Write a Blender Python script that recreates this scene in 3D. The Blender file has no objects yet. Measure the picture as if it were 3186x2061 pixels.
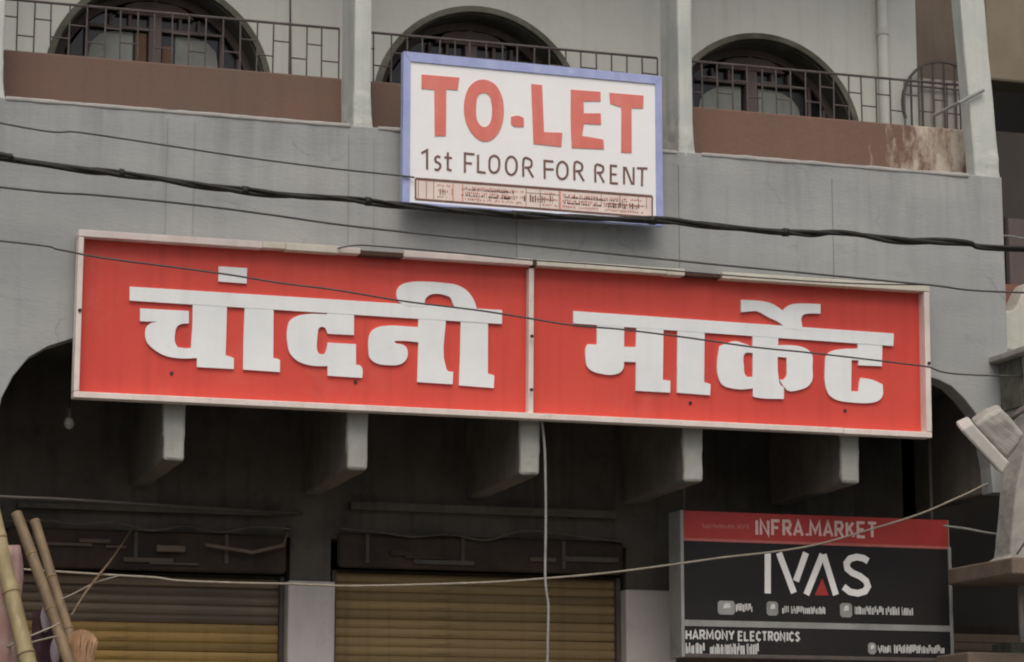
import bpy, bmesh, math, random
from mathutils import Vector, Matrix
from mathutils.geometry import tessellate_polygon

random.seed(7)
SC = bpy.context.scene
COL = SC.collection
R = math.radians

# ------------------------------------------------------------------ camera, sky, sun, exposure
cam = bpy.data.cameras.new('camera')
cam.sensor_fit = 'HORIZONTAL'
cam.sensor_width = 36.0
cam.lens = 92.68
cam.clip_end = 2000.0
cam.clip_start = 0.1
camo = bpy.data.objects.new('camera', cam)
COL.objects.link(camo)
camo.location = (-4.96, -15.17, 1.55)
camo.rotation_euler = (R(90) + 0.178836, 0.0, -0.312113)
SC.camera = camo

SUN_EL, SUN_AZ = 57.0, 195.0           # azimuth measured clockwise from +Y (into the facade)
world = bpy.data.worlds.new('World')
SC.world = world
world.use_nodes = True
wn = world.node_tree
for n in list(wn.nodes):
    wn.nodes.remove(n)
wo = wn.nodes.new('ShaderNodeOutputWorld')
wb = wn.nodes.new('ShaderNodeBackground')
sk = wn.nodes.new('ShaderNodeTexSky')
sk.sky_type = 'NISHITA'
sk.sun_disc = False
sk.sun_elevation = R(SUN_EL)
sk.sun_rotation = R(SUN_AZ)
sk.air_density = 1.0
sk.dust_density = 7.0
sk.ozone_density = 0.6
wb.inputs['Strength'].default_value = 0.105
wn.links.new(sk.outputs[0], wb.inputs[0])
wn.links.new(wb.outputs[0], wo.inputs[0])

sl = bpy.data.lights.new('sun', 'SUN')
sl.energy = 0.95
sl.angle = R(50)
sl.color = (1.0, 0.98, 0.93)
so = bpy.data.objects.new('sun', sl)
COL.objects.link(so)
_az, _el = R(SUN_AZ), R(SUN_EL)
_sd = Vector((math.sin(_az) * math.cos(_el), math.cos(_az) * math.cos(_el), math.sin(_el)))
so.rotation_euler = (-_sd).to_track_quat('-Z', 'Y').to_euler()
so.location = _sd * 40

SC.view_settings.view_transform = 'Standard'
SC.view_settings.look = 'None'
SC.view_settings.gamma = 1.0
SC.view_settings.exposure = 0.1
SC.view_settings.use_curve_mapping = False
SC.render.engine = 'CYCLES'
SC.cycles.use_denoising = True
SC.cycles.max_bounces = 6
SC.cycles.filter_width = 2.0

# ------------------------------------------------------------------ materials
def mat(name, col, col2=None, rough=0.8, scale=3.0, streak=0.0, streak_col=None, bump=0.15,
        fine=40.0, metal=0.0, spec=0.3, rnd=0.0, amt=1.0, stretch=(1, 1, 1), alpha=None, grime=0.0, grime_col=(0.03, 0.028, 0.025)):
    m = bpy.data.materials.new(name)
    m.use_nodes = True
    nt = m.node_tree
    L = nt.links.new
    b = nt.nodes['Principled BSDF']
    b.inputs['Roughness'].default_value = rough
    b.inputs['Metallic'].default_value = metal
    b.inputs['Specular IOR Level'].default_value = spec
    tc = nt.nodes.new('ShaderNodeTexCoord')
    mp = nt.nodes.new('ShaderNodeMapping')
    mp.inputs['Scale'].default_value = stretch
    L(tc.outputs['Object'], mp.inputs[0])
    n1 = nt.nodes.new('ShaderNodeTexNoise')
    n1.inputs['Scale'].default_value = scale
    n1.inputs['Detail'].default_value = 8
    n1.inputs['Roughness'].default_value = 0.62
    L(mp.outputs[0], n1.inputs['Vector'])
    ramp = nt.nodes.new('ShaderNodeMapRange')
    ramp.inputs[1].default_value = 0.3
    ramp.inputs[2].default_value = 0.7
    L(n1.outputs[0], ramp.inputs[0])
    mix = nt.nodes.new('ShaderNodeMix')
    mix.data_type = 'RGBA'
    c2 = col2 if col2 else tuple(c * 0.78 for c in col)
    mix.inputs[6].default_value = (*col, 1)
    mix.inputs[7].default_value = (*c2, 1)
    if amt != 1.0:
        mm = nt.nodes.new('ShaderNodeMath'); mm.operation = 'MULTIPLY'
        mm.inputs[1].default_value = amt
        L(ramp.outputs[0], mm.inputs[0]); L(mm.outputs[0], mix.inputs[0])
    else:
        L(ramp.outputs[0], mix.inputs[0])
    cur = mix.outputs[2]
    if streak > 0:
        mp2 = nt.nodes.new('ShaderNodeMapping')
        mp2.inputs['Scale'].default_value = (9, 9, 0.55)
        L(tc.outputs['Object'], mp2.inputs[0])
        n2 = nt.nodes.new('ShaderNodeTexNoise')
        n2.inputs['Scale'].default_value = 1.6
        n2.inputs['Detail'].default_value = 6
        L(mp2.outputs[0], n2.inputs['Vector'])
        r2 = nt.nodes.new('ShaderNodeMapRange')
        r2.inputs[1].default_value = 0.5
        r2.inputs[2].default_value = 0.8
        r2.inputs[4].default_value = streak
        L(n2.outputs[0], r2.inputs[0])
        mx = nt.nodes.new('ShaderNodeMix'); mx.data_type = 'RGBA'
        sc_ = streak_col if streak_col else tuple(c * 0.4 for c in col)
        mx.inputs[7].default_value = (*sc_, 1)
        L(r2.outputs[0], mx.inputs[0]); L(cur, mx.inputs[6])
        cur = mx.outputs[2]
    if grime > 0:
        n3 = nt.nodes.new('ShaderNodeTexNoise')
        n3.inputs['Scale'].default_value = scale * 2.3
        n3.inputs['Detail'].default_value = 10
        n3.inputs['Roughness'].default_value = 0.75
        L(mp.outputs[0], n3.inputs['Vector'])
        r3 = nt.nodes.new('ShaderNodeMapRange')
        r3.inputs[1].default_value = 0.56
        r3.inputs[2].default_value = 0.72
        r3.inputs[4].default_value = grime
        L(n3.outputs[0], r3.inputs[0])
        mx = nt.nodes.new('ShaderNodeMix'); mx.data_type = 'RGBA'
        mx.inputs[7].default_value = (*grime_col, 1)
        L(r3.outputs[0], mx.inputs[0]); L(cur, mx.inputs[6])
        cur = mx.outputs[2]
    if rnd > 0:
        oi = nt.nodes.new('ShaderNodeObjectInfo')
        rr = nt.nodes.new('ShaderNodeMapRange')
        rr.inputs[3].default_value = 1 - rnd
        rr.inputs[4].default_value = 1 + rnd
        L(oi.outputs['Random'], rr.inputs[0])
        hs = nt.nodes.new('ShaderNodeHueSaturation')
        L(rr.outputs[0], hs.inputs['Value']); L(cur, hs.inputs['Color'])
        cur = hs.outputs[0]
    L(cur, b.inputs['Base Color'])
    if bump > 0:
        nb = nt.nodes.new('ShaderNodeTexNoise')
        nb.inputs['Scale'].default_value = fine
        nb.inputs['Detail'].default_value = 6
        L(mp.outputs[0], nb.inputs['Vector'])
        bp = nt.nodes.new('ShaderNodeBump')
        bp.inputs['Strength'].default_value = bump
        bp.inputs['Distance'].default_value = 0.01
        L(nb.outputs[0], bp.inputs['Height'])
        L(bp.outputs[0], b.inputs['Normal'])
    return m

M = {}
M['fascia'] = mat('grey_plaster', (0.378, 0.398, 0.394), (0.298, 0.318, 0.323), 0.9, 1.3, 0.3, (0.23, 0.245, 0.24), 0.22, 30, grime=0.5, grime_col=(0.225, 0.24, 0.24), stretch=(0.8, 0.8, 2.0))
M['column'] = mat('pale_column_paint', (0.60, 0.625, 0.58), (0.46, 0.50, 0.48), 0.85, 4.0, 0.35, (0.27, 0.31, 0.29), 0.25, 30)
M['backwall'] = mat('pale_green_grey_wall', (0.67, 0.69, 0.64), (0.58, 0.60, 0.55), 0.9, 1.3, 0.3, (0.42, 0.43, 0.37), 0.2, 25, grime=0.15, grime_col=(0.4, 0.41, 0.35))
M['brown'] = mat('brown_parapet_paint', (0.172, 0.105, 0.083), (0.142, 0.104, 0.080), 0.85, 2.2, 0.25, (0.10, 0.068, 0.056), 0.3, 30, grime=0.15, grime_col=(0.2, 0.08, 0.06))
M['lip'] = mat('worn_cement_lip', (0.47, 0.46, 0.44), (0.35, 0.35, 0.34), 0.9, 5.0, 0.4, (0.24, 0.24, 0.23), 0.3, 30, grime=0.5, grime_col=(0.27, 0.27, 0.26))
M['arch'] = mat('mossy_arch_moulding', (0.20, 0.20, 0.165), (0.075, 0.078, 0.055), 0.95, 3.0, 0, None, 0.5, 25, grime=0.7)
M['iron'] = mat('dull_brown_iron', (0.075, 0.066, 0.066), (0.13, 0.11, 0.105), 0.6, 12.0, 0, None, 0.2, 60)
M['wood'] = mat('mauve_brown_wood', (0.17, 0.135, 0.128), (0.11, 0.088, 0.084), 0.7, 5.0, 0.4, None, 0.2, 40, stretch=(1, 1, 0.3), grime=0.4)
M['oak'] = mat('brown_door_wood', (0.16, 0.095, 0.055), (0.10, 0.06, 0.036), 0.7, 5.0, 0.4, None, 0.2, 40, stretch=(3, 3, 0.3))
M['curtain'] = mat('grey_green_frosted_pane', (0.30, 0.325, 0.30), (0.20, 0.215, 0.20), 0.6, 3.0, 0.45, (0.12, 0.12, 0.11), 0.2, 60, grime=0.4)
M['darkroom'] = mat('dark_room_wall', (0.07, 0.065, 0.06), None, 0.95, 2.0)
M['slab'] = mat('bare_concrete', (0.30, 0.29, 0.27), (0.22, 0.215, 0.2), 0.95, 2.0, 0.2, None, 0.4, 25, grime=0.4)
M['soffit'] = mat('shade_dark_soffit', (0.085, 0.082, 0.074), (0.05, 0.048, 0.045), 0.95, 2.0, 0, None, 0.4, 25, grime=0.5)  # dirty concrete, its base darkened to stand in for the recess shade
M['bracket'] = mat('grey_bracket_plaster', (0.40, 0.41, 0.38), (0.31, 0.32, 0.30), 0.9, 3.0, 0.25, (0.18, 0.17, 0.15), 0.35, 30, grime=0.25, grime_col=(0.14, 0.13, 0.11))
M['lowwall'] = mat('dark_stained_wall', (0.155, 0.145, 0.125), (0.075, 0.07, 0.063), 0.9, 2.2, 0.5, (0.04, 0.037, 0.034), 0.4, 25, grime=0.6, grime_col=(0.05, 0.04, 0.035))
M['pillar'] = mat('white_washed_pillar', (0.62, 0.585, 0.565), (0.52, 0.495, 0.48), 0.85, 3.0, 0.35, (0.34, 0.315, 0.30), 0.25, 30, grime=0.35, grime_col=(0.3, 0.27, 0.25))
M['slat'] = mat('ochre_shutter_paint', (0.43, 0.275, 0.085), (0.29, 0.195, 0.07), 0.5, 1.6, 0.45, (0.16, 0.10, 0.045), 0.15, 30, rnd=0.25, grime=0.7, grime_col=(0.13, 0.085, 0.045), stretch=(0.6, 1, 5))
M['slatgrey'] = mat('grey_brown_shutter_metal', (0.22, 0.165, 0.11), (0.13, 0.10, 0.075), 0.4, 2.0, 0.3, None, 0.1, 30, rnd=0.5, grime=0.5, stretch=(0.6, 1, 5))
M['slatbrown'] = mat('dull_brown_shutter_paint', (0.32, 0.225, 0.10), (0.21, 0.15, 0.07), 0.5, 1.6, 0.45, (0.11, 0.075, 0.04), 0.15, 30, rnd=0.22, grime=0.7, grime_col=(0.10, 0.07, 0.04), stretch=(0.6, 1, 5))
M['hood'] = mat('rusty_brown_hood', (0.075, 0.055, 0.042), (0.038, 0.03, 0.026), 0.85, 3.0, 0.5, (0.02, 0.017, 0.015), 0.5, 30, grime=0.6, grime_col=(0.10, 0.07, 0.05))
M['beamshade'] = mat('shade_dark_concrete', (0.20, 0.185, 0.16), (0.12, 0.112, 0.10), 0.95, 3.0, 0.3, (0.05, 0.045, 0.04), 0.4, 25, grime=0.4)  # bare concrete darkened so the colour carries the shade on the beams
M['nbrown'] = mat('neighbour_brown_plaster', (0.15, 0.12, 0.095), (0.11, 0.09, 0.075), 0.9, 2.0, 0.4, None, 0.2, 25)
M['strap'] = mat('dull_strap_metal', (0.12, 0.105, 0.095), (0.07, 0.062, 0.058), 0.7, 6.0)
M['red'] = mat('red_sign_sheet', (0.76, 0.098, 0.070), (0.63, 0.072, 0.056), 0.42, 0.9, 0.45, (0.47, 0.055, 0.048), 0.5, 1.3, grime=0.45, grime_col=(0.66, 0.17, 0.13))
M['white'] = mat('white_letter_paint', (0.90, 0.94, 0.95), (0.80, 0.85, 0.87), 0.6, 3.0, 0.25, (0.62, 0.66, 0.67), 0.05, 30, grime=0.22, grime_col=(0.62, 0.60, 0.57))
M['frame'] = mat('off_white_sign_frame', (0.82, 0.75, 0.71), (0.70, 0.62, 0.575), 0.65, 5.0, 0.35, (0.42, 0.35, 0.30), 0.1, 30, grime=0.5, grime_col=(0.42, 0.34, 0.29))
M['frametop'] = mat('weathered_cream_frame', (0.76, 0.74, 0.64), (0.62, 0.59, 0.49), 0.7, 6.0, 0.2, (0.34, 0.29, 0.22), 0.1, 30, grime=0.35, grime_col=(0.26, 0.2, 0.14))
M['rust'] = mat('rusty_bare_frame', (0.11, 0.065, 0.045), (0.07, 0.04, 0.03), 0.85, 12.0, 0, None, 0.3, 60)
M['signside'] = mat('dull_red_sign_side', (0.22, 0.085, 0.075), (0.14, 0.065, 0.06), 0.8, 4.0)
M['bolt'] = mat('dark_bolt', (0.05, 0.04, 0.04), None, 0.6, 20.0)
M['board'] = mat('white_flex_board', (0.92, 0.94, 0.945), (0.85, 0.875, 0.89), 0.5, 2.5, 0.12, (0.78, 0.80, 0.80), 0.03, 20)
M['boardedge'] = mat('blue_board_border', (0.46, 0.52, 0.78), (0.30, 0.36, 0.66), 0.55, 4.0, 0.5, (0.26, 0.30, 0.52), 0.05, 20, grime=0.4, grime_col=(0.68, 0.71, 0.82))
M['coral'] = mat('salmon_red_paint', (0.76, 0.235, 0.195), (0.70, 0.18, 0.15), 0.6, 6.0, 0.3, (0.80, 0.40, 0.35), 0.05, 30, grime=0.2, grime_col=(0.82, 0.45, 0.4))
M['ink'] = mat('red_brown_ink', (0.15, 0.075, 0.062), (0.24, 0.135, 0.115), 0.7, 25.0)
M['redink'] = mat('faded_red_ink', (0.42, 0.15, 0.12), (0.55, 0.28, 0.24), 0.7, 25.0)
M['strip'] = mat('pinkish_print_strip', (0.84, 0.74, 0.68), (0.76, 0.64, 0.59), 0.6, 8.0, 0.3, (0.62, 0.48, 0.43), 0.03, 20)
M['black'] = mat('black_sign_sheet', (0.016, 0.016, 0.017), (0.024, 0.022, 0.022), 0.55, 2.0, 0, None, 0.02, 20, spec=0.2)
M['header'] = mat('crimson_header_sheet', (0.44, 0.05, 0.045), (0.33, 0.038, 0.035), 0.5, 2.0, 0.35, (0.24, 0.045, 0.04), 0.03, 20, grime=0.3, grime_col=(0.4, 0.12, 0.11))
M['pinkish'] = mat('pale_pink_print', (0.80, 0.60, 0.57), (0.66, 0.44, 0.41), 0.6, 12.0)
M['fade'] = mat('faded_pink_print', (0.52, 0.16, 0.14), None, 0.6, 12.0)
M['greyframe'] = mat('grey_aluminium_frame', (0.33, 0.34, 0.335), (0.22, 0.23, 0.225), 0.5, 5.0, 0.2, None, 0.08, 40, spec=0.4, grime=0.3)
M['silver'] = mat('pale_grey_print', (0.72, 0.73, 0.72), (0.52, 0.53, 0.52), 0.6, 40.0, grime=0.5, grime_col=(0.2, 0.2, 0.2))
M['logo'] = mat('white_logo_paint', (0.90, 0.90, 0.88), (0.80, 0.80, 0.79), 0.5, 6.0, bump=0.0)
M['cable'] = mat('black_cable_rubber', (0.014, 0.014, 0.013), (0.03, 0.03, 0.026), 0.6, 20.0, bump=0.2)
M['wire'] = mat('grey_wire', (0.09, 0.093, 0.09), (0.06, 0.062, 0.062), 0.6, 20.0, bump=0.0)
M['rope'] = mat('off_white_cord', (0.40, 0.36, 0.29), (0.27, 0.235, 0.19), 0.85, 14.0, bump=0.2)
M['palecord'] = mat('pale_grey_cord', (0.34, 0.345, 0.33), (0.22, 0.225, 0.215), 0.8, 10.0, bump=0.1)
M['bamboo'] = mat('yellow_bamboo', (0.40, 0.325, 0.185), (0.22, 0.19, 0.09), 0.5, 5.0, 0.8, (0.14, 0.105, 0.055), 0.25, 40, stretch=(1.5, 1.5, 0.35), grime=0.6, grime_col=(0.50, 0.43, 0.31))
M['nodering'] = mat('dark_bamboo_node', (0.15, 0.10, 0.055), (0.26, 0.19, 0.10), 0.7, 20.0)
M['bamboo2'] = mat('brown_bamboo', (0.24, 0.175, 0.105), (0.135, 0.10, 0.06), 0.6, 6.0, 0.7, (0.08, 0.055, 0.032), 0.25, 40, stretch=(1.5, 1.5, 0.35), grime=0.5, grime_col=(0.28, 0.22, 0.165))
M['pinkcloth'] = mat('faded_pink_cloth', (0.30, 0.15, 0.14), (0.38, 0.30, 0.27), 0.95, 9.0, 0.5, (0.12, 0.08, 0.075), 0.3, 120)
M['plumcloth'] = mat('plum_cloth', (0.045, 0.02, 0.028), (0.07, 0.035, 0.042), 0.95, 5.0)
M['palecloth'] = mat('pale_lilac_cloth', (0.46, 0.38, 0.43), (0.36, 0.30, 0.34), 0.95, 9.0)
M['coir'] = mat('brown_coir', (0.62, 0.42, 0.27), (0.44, 0.28, 0.17), 0.95, 20.0, rnd=0)
M['nwhite'] = mat('neighbour_white_wash', (0.66, 0.65, 0.59), (0.54, 0.53, 0.48), 0.9, 3.0, 0.4, (0.33, 0.32, 0.28), 0.3, 30, grime=0.3, grime_col=(0.28, 0.27, 0.22))
M['ngrey'] = mat('neighbour_grey_plaster', (0.42, 0.41, 0.37), (0.33, 0.32, 0.29), 0.9, 3.0, 0.5, (0.20, 0.20, 0.18), 0.35, 30, grime=0.3, grime_col=(0.2, 0.2, 0.17))
M['nbeige'] = mat('neighbour_beige_wall', (0.25, 0.215, 0.16), (0.20, 0.17, 0.125), 0.9, 2.0, 0.3, None, 0.2, 25)
M['nred'] = mat('brick_red_paint', (0.27, 0.135, 0.10), (0.20, 0.10, 0.08), 0.9, 5.0, 0.5, None, 0.4, 40)
M['nledge'] = mat('brown_stone_ledge', (0.22, 0.17, 0.13), (0.14, 0.11, 0.085), 0.9, 5.0, 0.0, None, 0.4, 40, grime=0.4)
M['moss_shade'] = mat('mossy_shade_stone', (0.06, 0.062, 0.04), (0.16, 0.16, 0.13), 0.95, 9.0, 0, None, 0.5, 40)  # moss on the mouldings; also paints the shadow strip beside the pillar
M['lamp'] = mat('dusty_grey_enamel', (0.42, 0.41, 0.37), (0.31, 0.305, 0.28), 0.6, 8.0, 0.0, None, 0.1, 40, grime=0.35, grime_col=(0.16, 0.15, 0.13))
M['lamprim'] = mat('pale_lamp_rim', (0.60, 0.585, 0.54), (0.48, 0.47, 0.43), 0.5, 8.0, bump=0.05)
M['glass'] = mat('dark_window_glass', (0.02, 0.02, 0.022), None, 0.15, 3.0, bump=0.0, spec=0.5)
M['bulb'] = mat('dull_glass_bulb', (0.45, 0.44, 0.40), None, 0.3, 3.0, bump=0.0, spec=0.5)
M['asphalt'] = mat('asphalt', (0.055, 0.054, 0.052), (0.04, 0.04, 0.04), 0.9, 2.0, bump=0.4)
M['paving'] = mat('dusty_paving', (0.20, 0.185, 0.16), (0.15, 0.14, 0.12), 0.9, 2.0, bump=0.4)

def rain_runs(m, z0, z1, col, amt):
    """dark drip marks that start at a ledge and thin out below it, and paler repair patches"""
    nt = m.node_tree; L = nt.links.new
    b = nt.nodes['Principled BSDF']
    old = b.inputs['Base Color'].links[0].from_socket
    tc = nt.nodes.new('ShaderNodeTexCoord')
    sx = nt.nodes.new('ShaderNodeSeparateXYZ'); L(tc.outputs['Object'], sx.inputs[0])
    g = nt.nodes.new('ShaderNodeMapRange'); g.inputs[1].default_value = z0; g.inputs[2].default_value = z1
    L(sx.outputs['Z'], g.inputs[0])
    mp = nt.nodes.new('ShaderNodeMapping'); mp.inputs['Scale'].default_value = (6.5, 1, 0.6)
    L(tc.outputs['Object'], mp.inputs[0])
    n = nt.nodes.new('ShaderNodeTexNoise'); n.inputs['Scale'].default_value = 1.0; n.inputs['Detail'].default_value = 7; n.inputs['Roughness'].default_value = 0.65
    L(mp.outputs[0], n.inputs['Vector'])
    r = nt.nodes.new('ShaderNodeMapRange'); r.inputs[1].default_value = 0.47; r.inputs[2].default_value = 0.72; r.inputs[4].default_value = amt
    L(n.outputs[0], r.inputs[0])
    mu = nt.nodes.new('ShaderNodeMath'); mu.operation = 'MULTIPLY'; L(g.outputs[0], mu.inputs[0]); L(r.outputs[0], mu.inputs[1])
    mx = nt.nodes.new('ShaderNodeMix'); mx.data_type = 'RGBA'; mx.inputs[7].default_value = (*col, 1)
    L(mu.outputs[0], mx.inputs[0]); L(old, mx.inputs[6])
    n2 = nt.nodes.new('ShaderNodeTexNoise'); n2.inputs['Scale'].default_value = 0.9; n2.inputs['Detail'].default_value = 5
    L(tc.outputs['Object'], n2.inputs['Vector'])
    r2 = nt.nodes.new('ShaderNodeMapRange'); r2.inputs[1].default_value = 0.5; r2.inputs[2].default_value = 0.7; r2.inputs[4].default_value = 0.55
    L(n2.outputs[0], r2.inputs[0])
    mx2 = nt.nodes.new('ShaderNodeMix'); mx2.data_type = 'RGBA'; mx2.inputs[7].default_value = (0.47, 0.47, 0.46, 1)
    L(r2.outputs[0], mx2.inputs[0]); L(mx.outputs[2], mx2.inputs[6])
    vz = nt.nodes.new('ShaderNodeTexVoronoi'); vz.feature = 'DISTANCE_TO_EDGE'; vz.inputs['Scale'].default_value = 0.75
    nd = nt.nodes.new('ShaderNodeTexNoise'); nd.inputs['Scale'].default_value = 2.5; nd.inputs['Detail'].default_value = 8
    L(tc.outputs['Object'], nd.inputs['Vector'])
    va = nt.nodes.new('ShaderNodeVectorMath'); va.operation = 'MULTIPLY_ADD'; va.inputs[1].default_value = (0.5, 0.5, 0.5)
    L(nd.outputs['Color'], va.inputs[0]); L(tc.outputs['Object'], va.inputs[2]); L(va.outputs[0], vz.inputs['Vector'])
    rc = nt.nodes.new('ShaderNodeMapRange'); rc.inputs[1].default_value = 0.0; rc.inputs[2].default_value = 0.007; rc.inputs[3].default_value = 0.22; rc.inputs[4].default_value = 0.0
    L(vz.outputs['Distance'], rc.inputs[0])
    rm = nt.nodes.new('ShaderNodeMapRange'); rm.inputs[1].default_value = 0.5; rm.inputs[2].default_value = 0.6
    L(nd.outputs[0], rm.inputs[0])
    mc_ = nt.nodes.new('ShaderNodeMath'); mc_.operation = 'MULTIPLY'; L(rc.outputs[0], mc_.inputs[0]); L(rm.outputs[0], mc_.inputs[1])
    mx3 = nt.nodes.new('ShaderNodeMix'); mx3.data_type = 'RGBA'; mx3.inputs[7].default_value = (0.08, 0.08, 0.078, 1)
    L(mc_.outputs[0], mx3.inputs[0]); L(mx2.outputs[2], mx3.inputs[6])
    L(mx3.outputs[2], b.inputs['Base Color'])
rain_runs(M['fascia'], 4.75, 5.66, (0.16, 0.168, 0.165), 0.5)

def worn_brown():
    m = mat('worn_brown_parapet_paint', (0.20, 0.115, 0.088), (0.165, 0.108, 0.084), 0.88, 2.2, 0.2, (0.11, 0.075, 0.06), 0.5, 26)
    nt = m.node_tree; L = nt.links.new
    b = nt.nodes['Principled BSDF']
    old = b.inputs['Base Color'].links[0].from_socket
    tc = nt.nodes.new('ShaderNodeTexCoord')
    sx = nt.nodes.new('ShaderNodeSeparateXYZ'); L(tc.outputs['Object'], sx.inputs[0])
    g = nt.nodes.new('ShaderNodeMapRange')
    g.inputs[1].default_value = 2.40; g.inputs[2].default_value = 3.0
    L(sx.outputs['X'], g.inputs[0])
    mp = nt.nodes.new('ShaderNodeMapping'); mp.inputs['Scale'].default_value = (7, 7, 2.4)
    L(tc.outputs['Object'], mp.inputs[0])
    n = nt.nodes.new('ShaderNodeTexNoise'); n.inputs['Scale'].default_value = 1.5; n.inputs['Detail'].default_value = 12; n.inputs['Roughness'].default_value = 0.7
    L(mp.outputs[0], n.inputs['Vector'])
    ad = nt.nodes.new('ShaderNodeMath'); ad.operation = 'MULTIPLY_ADD'
    ad.inputs[1].default_value = 0.32; L(g.outputs[0], ad.inputs[0]); L(n.outputs[0], ad.inputs[2])
    r = nt.nodes.new('ShaderNodeMapRange'); r.inputs[1].default_value = 0.68; r.inputs[2].default_value = 0.88; r.inputs[4].default_value = 0.9
    L(ad.outputs[0], r.inputs[0])
    mx = nt.nodes.new('ShaderNodeMix'); mx.data_type = 'RGBA'
    mx.inputs[7].default_value = (0.58, 0.52, 0.43, 1)
    L(r.outputs[0], mx.inputs[0]); L(old, mx.inputs[6]); L(mx.outputs[2], b.inputs['Base Color'])
    return m
M['wornbrown'] = worn_brown()

# ------------------------------------------------------------------ helpers
def tag(o, label=None, cat=None, group=None, kind=None):
    if label: o['label'] = label
    if cat: o['category'] = cat
    if group: o['group'] = group
    if kind: o['kind'] = kind
    return o

WL = {}                                   # world location of every object made here

def empty(name, loc):
    o = bpy.data.objects.new(name, None)
    o.empty_display_size = 0.2
    COL.objects.link(o)
    o.location = loc
    WL[o.name] = Vector(loc)
    return o

class Frame:
    """a local frame u (right), v (up), n (towards the street)"""
    def __init__(s, o, u=(1, 0, 0), v=(0, 0, 1)):
        s.o = Vector(o); s.u = Vector(u).normalized(); s.v = Vector(v).normalized()
        s.n = s.u.cross(s.v)
    def p(s, a, b, c):
        return s.o + s.u * a + s.v * b + s.n * c

FW = Frame((0, 0, 0))                     # world wall frame: (X, Z, -Y)

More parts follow.
